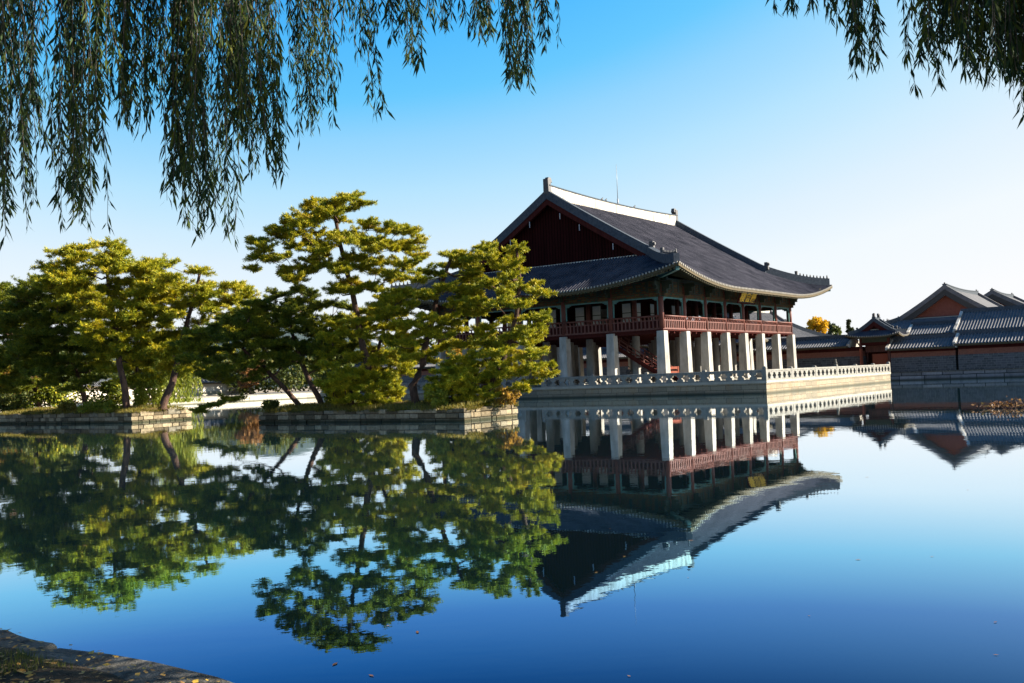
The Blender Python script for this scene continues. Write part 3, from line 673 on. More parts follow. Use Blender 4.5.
    # iron pendants on the gable boards
    for y in (6.2, 10.2, 12.6, 16.6, 19.3):
        MB().box(2.2 - 0.36, 2.2 - 0.32, y - 0.05, y + 0.05, prof(min(y + E, PD + E - y)) - 1.5, prof(min(y + E, PD + E - y)) - 0.85).build('gable_tie', MT['metal'], t)
    # name board
    nb = MB().box(-2.2, 2.2, -0.06, 0.06, -0.58, 0.58).build('name_board', MT['black'])
    nb.location = (CX[3] + PW / 14, -1.75, 10.10); nb.rotation_euler.x = rad(24); link_to(nb, t)
    fr = MB(); fr.box(-2.34, 2.34, -0.11, 0.02, 0.583, 0.70); fr.box(-2.34, 2.34, -0.11, 0.02, -0.70, -0.583); fr.box(-2.34, -2.203, -0.11, 0.02, -0.58, 0.58); fr.box(2.203, 2.34, -0.11, 0.02, -0.58, 0.58)
    f = fr.build('frame', MT['dark_red']); f.parent = nb
    cu = bpy.data.curves.new('characters', 'FONT'); cu.body = '樓會慶'; cu.size = 1.2; cu.align_x = 'CENTER'; cu.align_y = 'CENTER'; cu.extrude = 0.02; cu.offset = 0.012
    to = bpy.data.objects.new('tmp', cu); COL.objects.link(to)
    dg = bpy.context.evaluated_depsgraph_get(); me = bpy.data.meshes.new_from_object(to.evaluated_get(dg)); bpy.data.objects.remove(to)
    me.materials.clear(); me.materials.append(MT['gold'])
    ch = bpy.data.objects.new('characters', me); COL.objects.link(ch); ch.parent = nb; ch.rotation_euler.x = math.pi / 2; ch.location = (0, -0.075, 0); ch.scale = (1.18, 1.0, 1.0)
    # lightning rod on the ridge
    lr = MB(); lr.tube([(17.3, PD / 2, 22.5), (17.3, PD / 2, 23.4)], 0.09, 8); lr.tube([(17.3, PD / 2, 23.4), (17.3, PD / 2, 27.6)], [0.045, 0.022], 6)
    lr.build('lightning_rod', MT['metal'], t)
    return t, hz
PAV, PAV_HZ = pavilion()

# ------------------------------------------------------------------ palace walls and halls on the east shore
def palace_wall(label, y0, y1, x, zg, z_grey, z_red, ze, zr, ry0=None):
    t = thing('palace_wall', label, 'palace wall', (x, (y0 + y1) / 2, zg)); w = 3.6
    MB().box(x, x + w, y0, y1, zg - 0.3, z_grey).build('stone_course', MT['wall_stone'], t)
    MB().box(x + 0.06, x + w - 0.06, y0 + 0.02, y1 - 0.02, z_grey + 0.002, z_red).build('brick_course', MT['wall_brick'], t)
    MB().box(x + 0.15, x + w - 0.15, y0 + 0.04, y1 - 0.04, z_red + 0.002, ze - 0.1).build('eave_shadow_band', MT['dark_red'], t)  # shadow under the eave, put in as a dark band
    long_roof(t, x + w / 2, w / 2 + 0.9, (y0 - 0.2) if ry0 is None else ry0, y1 + 0.2, ze, zr)
    return t
WX = 43.3
palace_wall('long grey stone palace wall with red brick band right of the small gate', -90, -17.6, WX, EAST_Z, 2.95, 3.62, 4.25, 5.5)
palace_wall('short lower palace wall section touching the right side of the gate', -17.3, -9.6, WX + 0.02, EAST_Z, 2.9, 3.5, 4.0, 5.2)
palace_wall('red banded palace wall with tiled coping seen behind the pavilion pillars', -5.7, 88, WX + 0.5, EAST_Z, 3.3, 4.0, 4.65, 5.8, -4.4)

def gate():
    x, yc = WX + 0.1, -7.6
    t = thing('gate_building', 'small tiled palace gate with red door leaves behind the terrace corner', 'gate', (x + 1.5, yc, EAST_Z))
    for yy in (yc - 1.75, yc + 1.75):
        for xx in (x + 0.2, x + 2.8): MB().lathe([(0.2, EAST_Z - 0.2), (0.18, 5.7)], xx, yy, 10).build('gate_post', MT['red'], t)
    MB().box(x + 0.05, x + 0.35, yc - 1.9, yc + 1.9, 4.62, 5.0).build('lintel', MT['dark_red'], t)
    MB().box(x + 0.12, x + 0.28, yc - 1.7, yc + 1.7, 5.003, 5.5).build('frieze_board', MT['green'], t)
    MB().box(x + 0.0, x + 3.0, yc - 2.1, yc + 2.1, 5.503, 5.75).build('eave_purlin', MT['green'], t)
    MB().box(x + 1.4, x + 1.5, yc - 1.55, yc + 0.7, EAST_Z, 3.5).build('door_leaf', MT['orange_red'], t)
    MB().box(x + 1.4, x + 1.5, yc - 1.55, yc + 1.55, 3.75, 4.6).build('transom', MT['red'], t)
    MB().box(x - 0.95, x - 0.02, yc + 1.5, yc + 1.6, EAST_Z, 4.2).build('door_leaf', MT['orange_red'], t)
    hip_gable(t, x - 1.0, x + 4.0, yc - 3.4, yc + 3.4, lambda v: 5.75 + 0.45 * v + 0.055 * v * v, 1.5, 0.35, 2.6, 0.3, 0.06, 0.9, (0.2, 0.35), 0.38, MT['ridge_tile'], 0.3, 0.3, 0.15, MT['dark_red'], 0, 0.42, 0.6)
    MB().box(x + 2.9, x + 3.0, yc - 2.0, yc + 2.0, EAST_Z, 5.5).build('dark_backing', MT['dark_red'], t)  # added dark closure so the doorway does not show bright
    for i in range(2): MB().box(x - 0.9 - 0.35 * i, x - 0.55 - 0.35 * i, yc - 1.6, yc + 1.6, EAST_Z - 0.1, EAST_Z + 0.3 - 0.14 * i).build('step', MT['granite'], t)
    return t
gate()
def hall(label, X0, X1, Y0, Y1, ze, slope, quad, g, lift, L, gm=None, rm=None, wall_in=2.2, fin=0.3, figs=0, ridge_h=0.5):
    t = thing('palace_hall', label, 'palace hall', ((X0 + X1) / 2, (Y0 + Y1) / 2, EAST_Z))
    a, b, c, d = X0 + wall_in, X1 - wall_in, Y0 + wall_in, Y1 - wall_in
    MB().box(a, b, c, d, EAST_Z - 0.1, ze + 0.4).build('hall_wall', MT['red'], t)
    MB().box(a - 0.12, b + 0.12, c - 0.12, d + 0.12, ze - 0.9, ze - 0.2).build('lintel', MT['green'], t)
    n = max(2, round((b - a) / 3.6))
    for k in range(n + 1):
        MB().lathe([(0.24, EAST_Z), (0.22, ze - 0.9)], a + (b - a) * k / n, c - 0.1, 8).build('post', MT['dark_red'], t)
    for k in range(5): MB().lathe([(0.24, EAST_Z), (0.22, ze - 0.9)], a - 0.1, c + (d - c) * k / 4, 8).build('post', MT['dark_red'], t)
    hip_gable(t, X0, X1, Y0, Y1, lambda v: ze + slope * v + quad * v * v, g, lift, L, 0.31, 0.08, wall_in, (0.28, 0.6), ridge_h, rm, 0.5, 0.5, 0.3, gm, figs, fin, 0.9, True, MT['wall_tile'])
    return t
P = onx(945, 291, 75)
hall('palace hall with red brick gable rising above the grey wall', 71.8, 101, P[1] - 10.0, P[1] + 10.0, 7.2, 0.50, 0.012, 3.2, 0.9, 8, MT['red_gable'], MT['ridge_tile'], figs=4)
P = onx(992, 298, 100)
hall('small sunlit roofed hall peeping out between two larger roofs', 97.5, 122, P[1] - 8.2, P[1] + 8.2, 9.2, 0.46, 0.010, 3.0, 0.7, 6, MT['red_gable'], MT['ridge_tile'])
T3 = atd(842, 341, 172)
hall('large grey roofed hall seen between the pavilion and the yellow tree', T3[0] - 34, T3[0], T3[1], T3[1] + 19, 5.6, 0.40, 0.022, 7.0, 0.8, 9, None, MT['mortar'], figs=5)
def corridor(label, x, half, y0, y1, ze, zr):
    t = thing('corridor_building', label, 'corridor', (x, (y0 + y1) / 2, EAST_Z))
    MB().box(x - half + 0.9, x + half - 0.9, y0 + 0.3, y1 - 0.3, EAST_Z - 0.1, ze + 0.1).build('corridor_wall', MT['plaster_wall'], t)
    n = max(2, round((y1 - y0) / 3))
    for k in range(n + 1): MB().box(x - half + 0.7, x - half + 0.897, y0 + 0.3 + (y1 - y0 - 0.6) * k / n - 0.12, y0 + 0.3 + (y1 - y0 - 0.6) * k / n + 0.12, EAST_Z, ze).build('post', MT['red'], t)
    long_roof(t, x, half, y0, y1, ze, zr, ridge_h=0.5)
    return t
corridor('long dark tiled corridor roof behind the wall at the right edge', 52.5, 4.7, -70, -16.4, 6.0, 8.5)
corridor('low tiled corridor roof beside the palace hall gable', 56.0, 3.2, -15.2, -9.2, 5.9, 7.3)
corridor('tiled corridor building seen through the pavilion pillars', 53.5, 3.2, 12, 46, 4.9, 6.9)
# far left shore wall
def north_wall():
    t = thing('palace_wall', 'sunlit cream palace wall on the far left shore behind the pines', 'palace wall', (0, 112, EAST_Z))
    MB().box(-70, 41, 112, 112.8, EAST_Z - 0.3, 3.4).build('plaster_course', MT['plaster_wall'], t)
    MB().box(-70, 41, 111.9, 112.9, EAST_Z - 0.2, 1.9).build('stone_course', MT['bank_stone'], t)
    long_roof(t, 112.4, 1.2, -70, 41, 3.5, 4.4, axis='X')
north_wall()

# ------------------------------------------------------------------ islands
def island(tag_w, x0, x1, y0, y1, zt, seed):
    rng = random.Random(seed)
    w = thing('retaining_wall', tag_w, 'retaining wall', ((x0 + x1) / 2, (y0 + y1) / 2, 0))
    m = MB(); th = 0.55
    MB().box(x0 + 0.12, x1 - 0.12, y0 + 0.12, y1 - 0.12, -1.0, zt - 0.16).build('core', MT['dark_soil'], w)
    for (ax, a0, a1, f0, f1) in (('y', y0, y1, x0, x0 + th), ('y', y0, y1, x1 - th, x1), ('x', x0 + th, x1 - th, y0, y0 + th), ('x', x0 + th, x1 - th, y1 - th, y1)):
        for (z0, z1) in ((-0.6, 0.16), (0.16, 0.47), (0.47, zt)):
            a = a0 - rng.uniform(0, 0.4)
            while a < a1 - 0.05:
                b = min(a1, a + rng.choice((0.42, 0.6, 0.75, 0.95, 1.25)) * rng.uniform(0.85, 1.15)); aa = max(a, a0); pr = rng.uniform(-0.05, 0.05); g = rng.uniform(0.008, 0.022)
                lo = z0 + rng.uniform(0.004, 0.022); hi = z1 - rng.uniform(0.004, 0.022) - (rng.uniform(0, 0.09) if z1 == zt else 0)
                if b - aa > 0.1:
                    if ax == 'y': m.box(f0 + (pr if f0 == x0 else 0), f1 + (pr if f1 == x1 else 0), aa + g, b - g, lo, hi)
                    else: m.box(aa + g, b - g, f0 + (pr if f0 == y0 else 0), f1 + (pr if f1 == y1 else 0), lo, hi)
                a = b
    m.build('masonry', MT['block'], w, bevel=0.035)
    rows = []
    nx, ny = 14, 44
    for j in range(ny + 1):
        r = []
        for i in range(nx + 1):
            u, v = i / nx, j / ny; x = x0 + 0.3 + (x1 - x0 - 0.6) * u; y = y0 + 0.3 + (y1 - y0 - 0.6) * v
            e = min(u, 1 - u) * 2 ; e2 = min(v, 1 - v) * 6
            z = zt - 0.08 + 0.38 * min(1, e) ** 0.7 * min(1, e2) + 0.10 * mnoise.noise(Vector((x * 0.6, y * 0.6, seed)))
            r.append((x, y, z))
        rows.append(r)
    g = MB().grid(rows, True).build('island_ground', MT['soil']); tag(g, 'earth mound of ' + tag_w.split(' wall ')[-1], 'ground', kind='structure')
    # grass and fallen needles: ground cover
    nr = np.random.default_rng(seed); n = 9000
    px = nr.uniform(x0 + 0.1, x1 - 0.1, n); py = nr.uniform(y0 + 0.1, y1 - 0.1, n)
    ex = np.minimum(px - x0, x1 - px) / (x1 - x0) * 2
    pz = zt - 0.1 + 0.36 * np.clip(ex, 0, 1) ** 0.7
    ang = nr.uniform(0, 2 * np.pi, n); h = nr.uniform(0.08, 0.26, n); wd = 0.03
    B = np.stack([px, py, pz], 1); D = np.stack([np.cos(ang), np.sin(ang), 0 * ang], 1)
    lean = nr.normal(0, 0.10, (n, 3)); lean[:, 2] = 0
    V = np.stack([B - D * wd, B + D * wd, B + lean + np.stack([0 * h, 0 * h, h], 1)], 1)
    n = 3800; side = nr.uniform(0, 1, n) < 0.72
    px = np.where(side, x0 + nr.uniform(-0.06, 0.35, n), nr.uniform(x0, x1, n)); py = np.where(side, nr.uniform(y0, y1, n), y0 + nr.uniform(-0.06, 0.35, n))
    cl = np.array([mnoise.noise(Vector((p * 0.9, q * 0.9, seed + 3))) for p, q in zip(px, py)]); k_ = cl > -0.05; px, py = px[k_], py[k_]; n = len(px); side = side[k_]
    h = nr.uniform(0.12, 0.42, n); B = np.stack([px, py, np.full(n, zt - 0.12)], 1); out = np.stack([np.where(side, -1.0, 0), np.where(side, 0, -1.0), np.zeros(n)], 1) * nr.uniform(0.0, 0.28, (n, 1)) + nr.normal(0, 0.07, (n, 3)) * np.array([1, 1, 0])
    ang = nr.uniform(0, 2 * np.pi, n); D = np.stack([np.cos(ang), np.sin(ang), 0 * ang], 1) * 0.028; tip = B + out + np.stack([0 * h, 0 * h, h * nr.uniform(-0.2, 1.0, n)], 1)
    V = np.concatenate([V, np.stack([B - D, B + D, tip], 1)])
    gr = tri_mesh('grass', V, MT['grass'], origin=((x0 + x1) / 2, (y0 + y1) / 2, zt)); tag(gr, 'dry autumn grass on ' + tag_w.split(' wall ')[-1], 'grass', kind='stuff')
I1 = (-43.9, -38.6, 21.6, 42.5); I2 = (-44.65, -39.7, -11.1, 6.2)
island('rough stone wall round the left pine island', *I1, 0.88, 11)
island('rough stone wall round the right pine island', *I2, 0.74, 12)

# ------------------------------------------------------------------ pines
def in_poly(x, y, poly):
    c = False; n = len(poly); j = n - 1
    for i in range(n):
        xi, yi = poly[i]; xj, yj = poly[j]
        if (yi > y) != (yj > y) and x < (xj - xi) * (y - yi) / (yj - yi) + xi: c = not c
        j = i
    return c
def edge_dist(x, y, poly):
    best = 1e9; n = len(poly)
    for i in range(n):
        ax, ay = poly[i]; bx, by = poly[(i + 1) % n]; dx, dy = bx - ax, by - ay
        t = max(0, min(1, ((x - ax) * dx + (y - ay) * dy) / (dx * dx + dy * dy + 1e-9)))
        best = min(best, math.hypot(x - ax - t * dx, y - ay - t * dy))
    return best
SUN_H = np.array([SUN.x, SUN.y, 0]); 
def tufts(C, nr, L, k=9, wid=0.085, up=0.45):
    """C: (n,3) tuft centres; k pointed needle fans each"""
    n = len(C); C = np.repeat(C, k, 0); m = len(C)
    d = nr.normal(0, 1, (m, 3)); d[:, 2] = np.abs(d[:, 2]) * 0.75 + up * nr.uniform(0, 1, m); d /= np.linalg.norm(d, axis=1)[:, None]
    s = np.cross(d, nr.normal(0, 1, (m, 3))); s /= np.linalg.norm(s, axis=1)[:, None] + 1e-9
    l = (L * nr.uniform(0.7, 1.25, m))[:, None]
    a = C - d * l * 0.15
    return np.stack([a, a + d * l * 0.62 + s * l * wid, a + d * l, a + d * l * 0.62 - s * l * wid], 1)
def needle_fans(C, D, nr, L, k=6, wid=0.065):
    C = np.repeat(C, k, 0); D = np.repeat(D, k, 0); m = len(C); D = D / np.linalg.norm(D, axis=1)[:, None]
    d = D * 0.55 + nr.normal(0, 0.55, (m, 3)) + np.array([0, 0, 0.32]); d /= np.linalg.norm(d, axis=1)[:, None]
    s = np.cross(d, nr.normal(0, 1, (m, 3))); s /= np.linalg.norm(s, axis=1)[:, None] + 1e-9
    l = (L * nr.uniform(0.6, 1.2, m))[:, None]; a = C - d * l * 0.15
    return np.stack([a, a + d * l * 0.6 + s * l * wid, a + d * l, a + d * l * 0.6 - s * l * wid], 1)
def pine(label, base, trunk, poly, dist, depth, spacing, layers, seed, mat='pine', L=0.30, tr=0.24, extra=(), dens=1.0, hole=0.0, pad=1.0):
    rng = random.Random(seed); nr = np.random.default_rng(seed)
    mpp = dist / F_PX
    t = thing('pine_tree', label, 'pine tree', base)
    # trunk nodes
    nodes = [np.array(base, float)]; rads = [tr]
    tp = [atd(x, y, dist + (o if o else 0)) for (x, y, *r) in trunk for o in [r[0] if r else 0]]
    pts = [np.array(base, float) - np.array([0, 0, 0.3])] + [np.array(base, float)] + tp
    # refine with a little crookedness
    fine = []
    for a, b in zip(pts[:-1], pts[1:]):
        n = max(2, int(np.linalg.norm(b - a) / 0.5))
        for i in range(n):
            q = i / n; fine.append(a + (b - a) * q + nr.normal(0, 0.035, 3) * (1 if i else 0))
    fine.append(pts[-1]); K = len(fine)
    rr = [tr * (1.25 if i < 2 else 1) * (1 - 0.72 * i / (K - 1)) + 0.02 for i in range(K)]
    wood = MB(); wood.tube(fine, rr, 9)
    nodes = [f for f in fine[max(2, int(K * 0.22)):]]; nrad = [rr[i] for i in range(max(2, int(K * 0.22)), K)]
    # pads
    xs = [p[0] for p in poly]; ys = [p[1] for p in poly]
    pads = []
    px_sp = spacing / mpp
    maxd = max(edge_dist(rng.uniform(min(xs), max(xs)), rng.uniform(min(ys), max(ys)), poly) if True else 0 for _ in range(40))
    area = abs(sum(poly[i][0] * poly[(i + 1) % len(poly)][1] - poly[(i + 1) % len(poly)][0] * poly[i][1] for i in range(len(poly)))) / 2
    want = int(area / (px_sp * px_sp * 0.62) * layers * 1.28); tries = 0
    while len(pads) < want and tries < want * 60:
        tries += 1
        x, y = rng.uniform(min(xs), max(xs)), rng.uniform(min(ys), max(ys))
        if not in_poly(x, y, poly): continue
        ed = edge_dist(x, y, poly)
        if ed < 0.22 * px_sp: continue
        if hole and mnoise.noise(Vector((x * 0.035, y * 0.06, seed))) > 0.32 - hole * 0.2: continue
        dz = depth * math.sqrt(max(0.08, 1 - (1 - min(1, ed / (maxd + 1e-6))) ** 2)) * rng.uniform(-1, 1)
        P = atd(x, y, dist + dz)
        ok = all((P[0] - q[0]) ** 2 + (P[1] - q[1]) ** 2 + ((P[2] - q[2]) * 1.6) ** 2 > (spacing * 0.72) ** 2 for q, _ in pads)
        if not ok: continue
        r = spacing * rng.uniform(0.44, 0.82) * pad * (0.75 + 0.25 * min(1, ed / px_sp))
        pads.append((P, r))
    pads.append((np.array(fine[-1]) + np.array([0, 0, 0.12]), spacing * 0.62))
    for (x, y, dz, r) in extra: pads.append((atd(x, y, dist + dz), r))
    # limbs: each pad joins the nearest wood that lies inwards and below
    axis = np.mean(np.array(fine), 0)
    pads.sort(key=lambda q: min(np.linalg.norm(q[0] - n) for n in nodes))
    quads = []
    for P, r in pads:
        best = None; bc = 1e9
        N = np.array(nodes); dv = P - N; dist_ = np.linalg.norm(dv, axis=1)
        cost = dist_ + np.maximum(0, -dv[:, 2]) * 1.2 + np.maximum(0, dv[:, 2] - 0.8 * np.hypot(dv[:, 0], dv[:, 1])) * 0.4
        i = int(np.argmin(cost)); A = N[i]; l = dist_[i]
        r0 = min(nrad[i] * 0.8, 0.045 + 0.030 * l); r1 = 0.022
        m = max(3, int(l / 0.45)); pl = []; prr = []
        side = nr.normal(0, 0.10, 3) * min(1.5, l)
        for k in range(m + 1):
            q = k / m; B = A + (P - A) * q + side * math.sin(math.pi * q) + np.array([0, 0, -0.05 * l * math.sin(math.pi * q)]) + (nr.normal(0, 0.075, 3) if 0 < k < m else 0)
            if k == m: B = B - np.array([0, 0, 0.1])
            pl.append(B); prr.append(r0 + (r1 - r0) * q)
            if k and k % 2 == 0: nodes.append(B); nrad.append(prr[-1])
        wood.tube(pl, prr, 6, False)
        # shoots radiating from the pad, needles standing along each of them
        ns = max(6, int(10 * r + 4))
        a_ = rng.uniform(0, 6.28) + np.arange(ns) * 2.399 + nr.normal(0, 0.25, ns); rr_ = r * nr.uniform(0.5, 1.4, ns); rr_[: max(2, ns // 5)] *= 0.4
        base_c = P - np.array([0, 0, 0.10]); dirs = np.stack([np.cos(a_), np.sin(a_), nr.normal(0.12, 0.20, ns)], 1)
        tips = base_c + dirs * rr_[:, None] + np.stack([0 * a_, 0 * a_, nr.uniform(-0.05, 0.22, ns) * r], 1)
        for e in tips: wood.tube([base_c, (base_c + e) / 2 - np.array([0, 0, 0.04]), e], [0.02, 0.014, 0.007], 4, False)
        per = int((22 + 30 * r) * dens / (L / 0.24) ** 1.5)
        q = nr.uniform(0.16, 1.04, (ns, per)) ** 0.8
        Cc = base_c + (tips - base_c)[:, None, :] * q[..., None] + np.array([0, 0, -0.04]) * (np.sin(np.pi * np.clip(q, 0, 1)))[..., None] + nr.normal(0, 1, (ns, per, 3)) * np.array([0.062, 0.062, 0.036]) * (0.6 + 0.6 * r) * (L / 0.24)
        D = np.repeat(dirs[:, None, :], per, 1).reshape(-1, 3); quads.append(needle_fans(Cc.reshape(-1, 3), D, nr, L))
    wood.build('trunk', MT['bark'], t)
    V = np.concatenate(quads)
    tri_mesh('crown', V, MT[mat], t, origin=tuple(base))
    return t, len(V)
def base_on(x, y, X, zt):
    P = onx(x, y, X); return (P[0], P[1], zt)
cnt = 0
def P_(*a, **k):
    global cnt
    t, n = pine(*a, **k); cnt += n
def hd(b): return math.hypot(b[0] - CAM[0], b[1] - CAM[1])
# right island
b = base_on(386, 405, -41.6, 0.95)
P_('tallest pine with leaning trunk and broad cloud shaped crown on right island', b, [(371, 377), (362, 342), (354, 300), (343, 255), (336, 222), (334, 205)],
   [(243, 264), (250, 240), (262, 224), (285, 214), (300, 202), (318, 190), (345, 187), (368, 193), (374, 205), (366, 214), (392, 213), (412, 220), (426, 240), (424, 262), (404, 282), (372, 296), (330, 302), (296, 292), (262, 284)],
   hd(b), 3.0, 1.18, 1.05, 21, 'pine', 0.24, 0.26, dens=1.1, hole=0.25)
b = base_on(416, 404, -42.6, 0.98)
P_('forked pine leaning over the corner of the right island', b, [(413, 385), (423, 364), (427, 338), (436, 302), (446, 272), (452, 256)],
   [(372, 300), (398, 280), (424, 262), (440, 252), (462, 246), (484, 252), (492, 270), (484, 300), (488, 330), (470, 352), (440, 366), (405, 362), (384, 340), (364, 322)],
   hd(b), 2.4, 1.10, 1.0, 22, 'pine', 0.24, 0.26, dens=1.1, hole=0.2)
b = base_on(484, 404, -41.2, 0.95)
P_('golden green pine beside the pavilion at the right end of the island', b, [(497, 374), (510, 342), (518, 306), (519, 270), (517, 250)],
   [(452, 262), (474, 246), (500, 233), (516, 240), (522, 262), (546, 282), (550, 300), (558, 322), (546, 342), (556, 362), (554, 378), (530, 392), (500, 397), (470, 396), (456, 372), (468, 340), (462, 300)],
   hd(b), 2.2, 1.02, 0.84, 23, 'pine', 0.23, 0.20, dens=1.05, hole=0.25)
b = base_on(300, 404, -42.4, 0.95)
P_('low spreading dark pine leaning left from the right island', b, [(287, 391), (272, 376), (258, 362), (244, 350), (232, 338)],
   [(176, 344), (196, 324), (226, 312), (256, 306), (286, 316), (296, 340), (290, 366), (262, 382), (226, 386), (196, 378), (180, 364)],
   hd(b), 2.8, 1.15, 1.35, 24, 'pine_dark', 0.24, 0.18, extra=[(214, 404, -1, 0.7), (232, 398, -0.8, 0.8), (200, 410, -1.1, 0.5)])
b = base_on(322, 404, -41.8, 0.95)
P_('dark leaning pine in the middle of the right island', b, [(312, 386), (303, 366), (296, 344), (290, 322), (292, 305)],
   [(250, 300), (272, 286), (300, 284), (330, 296), (362, 306), (372, 330), (366, 352), (344, 368), (310, 372), (280, 362), (258, 344), (246, 322)],
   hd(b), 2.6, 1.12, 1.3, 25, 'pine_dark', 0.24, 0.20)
b = base_on(388, 404, -40.9, 0.95)
P_('pale stemmed pine filling the gap behind the forked pine', b, [(384, 386), (376, 366), (380, 342), (388, 318), (386, 300)],
   [(316, 330), (340, 312), (372, 300), (402, 304), (420, 326), (424, 356), (410, 380), (380, 392), (346, 386), (322, 366)],
   hd(b), 2.2, 1.15, 1.15, 28, 'pine', 0.23, 0.15, hole=0.2)
b = base_on(352, 406, -43.4, 0.92)
P_('low pine drooping over the water at the island front', b, [(352, 396), (350, 386), (354, 374)],
   [(318, 380), (340, 366), (368, 362), (392, 372), (404, 392), (396, 412), (372, 417), (350, 410), (330, 400)],
   hd(b), 1.4, 0.85, 1.5, 26, 'pine', 0.23, 0.12)
b = base_on(455, 405, -42.2, 0.95)
P_('low bushy pine between the forked pine and the golden pine', b, [(452, 392), (450, 376), (456, 362)],
   [(420, 388), (432, 366), (456, 352), (480, 358), (500, 380), (512, 398), (484, 408), (448, 408), (426, 402)],
   hd(b), 1.6, 0.9, 1.5, 27, 'pine', 0.23, 0.12)
# left island
b = base_on(163, 406, -41.0, 1.1)
P_('leaning pine with reddish forked trunk at the right end of the left island', b, [(172, 384), (180, 350), (188, 318), (196, 290), (200, 272)],
   [(138, 262), (165, 254), (204, 258), (232, 276), (246, 284), (258, 300), (268, 326), (252, 346), (226, 362), (200, 380), (172, 376), (150, 350), (140, 310)],
   hd(b), 3.6, 1.42, 1.1, 31, 'pine', 0.31, 0.30, dens=0.85, hole=0.15)
b = base_on(127, 408, -42.6, 1.05)
P_('tallest pine crowning the middle of the left island', b, [(124, 385), (119, 362), (116, 335), (110, 300), (106, 262)],
   [(36, 262), (58, 244), (84, 237), (112, 236), (136, 246), (160, 254), (176, 280), (174, 320), (160, 352), (128, 366), (92, 356), (60, 330), (44, 296)],
   hd(b), 3.8, 1.42, 1.12, 32, 'pine', 0.31, 0.28, dens=0.85, hole=0.18)
b = base_on(86, 408, -41.4, 1.1)
P_('shaded pine with several thin stems on the left island', b, [(82, 390), (74, 366), (66, 338), (58, 310)],
   [(4, 290), (24, 272), (52, 262), (88, 280), (108, 312), (110, 350), (100, 384), (64, 394), (24, 388), (0, 350)],
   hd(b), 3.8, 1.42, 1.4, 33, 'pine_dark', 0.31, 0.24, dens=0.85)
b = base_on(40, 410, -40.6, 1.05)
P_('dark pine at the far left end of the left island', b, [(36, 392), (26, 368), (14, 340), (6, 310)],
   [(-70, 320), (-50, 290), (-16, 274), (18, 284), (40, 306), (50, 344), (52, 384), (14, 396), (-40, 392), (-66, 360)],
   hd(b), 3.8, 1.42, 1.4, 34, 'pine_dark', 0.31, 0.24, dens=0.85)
b = base_on(140, 407, -39.8, 1.1)
P_('slim straight pine behind the others on the left island', b, [(138, 385), (136, 360), (138, 330), (142, 305)],
   [(92, 352), (104, 326), (136, 312), (170, 322), (196, 348), (194, 376), (160, 386), (120, 384), (100, 372)],
   hd(b), 3.0, 1.6, 1.3, 35, 'pine', 0.34, 0.15, dens=0.8, hole=0.3)
print('pine quads', cnt)

# ------------------------------------------------------------------ shrubs and background trees
def leaf_tree(name, label, cat, at, h, w, mat, seed, bark='bark_grey', leaf=0.35, n=5000, trunk_h=0.3, shape='round', lumps=14, group=None):
    nr = np.random.default_rng(seed); rng = random.Random(seed); t = thing(name, label, cat, at, group)
    at = np.array(at, float); wood = MB(); top = at + np.array([0, 0, h * 0.82])
    wood.tube([at - np.array([0, 0, 0.2]), at + np.array([0.03 * h * rng.uniform(-1, 1), 0.03 * h * rng.uniform(-1, 1), h * 0.4]), top], [0.028 * h + 0.02, 0.02 * h + 0.01, 0.01], 7)
    Cs = []
    for k in range(lumps):
        q = rng.uniform(trunk_h, 0.97)
        if shape == 'cone': rr = w / 2 * (1 - (q - trunk_h) / (1 - trunk_h)) ** 0.8 * rng.uniform(0.4, 0.9)
        else: rr = w / 2 * math.sqrt(max(0.05, 1 - ((q - trunk_h - (1 - trunk_h) * 0.45) / ((1 - trunk_h) * 0.58)) ** 2)) * rng.uniform(0.3, 0.85)
        a = rng.uniform(0, 2 * math.pi); c = at + np.array([math.cos(a) * rr, math.sin(a) * rr, h * q]); Cs.append(c)
        s = at + np.array([0, 0, h * min(0.75, q * 0.7)]); wood.tube([s, (s + c) / 2 + np.array([0, 0, 0.02 * h]), c], [0.012 * h, 0.008 * h, 0.004], 5, False)
    Cs = np.array(Cs); idx = nr.integers(0, lumps, n)
    d = nr.normal(0, 1, (n, 3)); d /= np.linalg.norm(d, axis=1)[:, None]
    rr = (w * (0.20 if shape == 'round' else 0.14)) * np.cbrt(nr.uniform(0.15, 1, n)) * (0.7 + 0.6 * nr.uniform(0, 1, lumps)[idx])
    if shape == 'cone': rr = rr * np.clip(1.25 - (Cs[idx][:, 2] - at[2]) / h, 0.2, 1)
    C = Cs[idx] + d * rr[:, None] * np.array([1, 1, 0.75])
    if shape == 'weep':
        C[:, 2] -= nr.exponential(0.16 * h, n); C[:, 2] = np.maximum(C[:, 2], at[2] + 0.1)
    C[:, 2] = np.maximum(C[:, 2], at[2] + 0.05)
    a = nr.normal(0, 1, (n, 3)); 
    if shape == 'weep': a[:, 2] = -3.0
    a /= np.linalg.norm(a, axis=1)[:, None]; s = np.cross(a, nr.normal(0, 1, (n, 3))); s /= np.linalg.norm(s, axis=1)[:, None] + 1e-9
    l = leaf * nr.uniform(0.6, 1.3, (n, 1)); wd = 0.38 if shape != 'weep' else 0.12
    V = np.stack([C, C + a * l * 0.5 + s * l * wd, C + a * l, C + a * l * 0.5 - s * l * wd], 1)
    wood.build('trunk', MT[bark], t); tri_mesh('crown', V, MT[mat], t, origin=tuple(at)); return t
def on_ground(x, d, z=EAST_Z): P = atd(x, 380, d); return (P[0], P[1], z)
leaf_tree('willow_tree', 'bright yellow green weeping willow on the far shore behind left island', 'willow', on_ground(172, 152), 11, 9, 'willow_far', 41, leaf=0.7, n=9000, shape='weep', trunk_h=0.35)
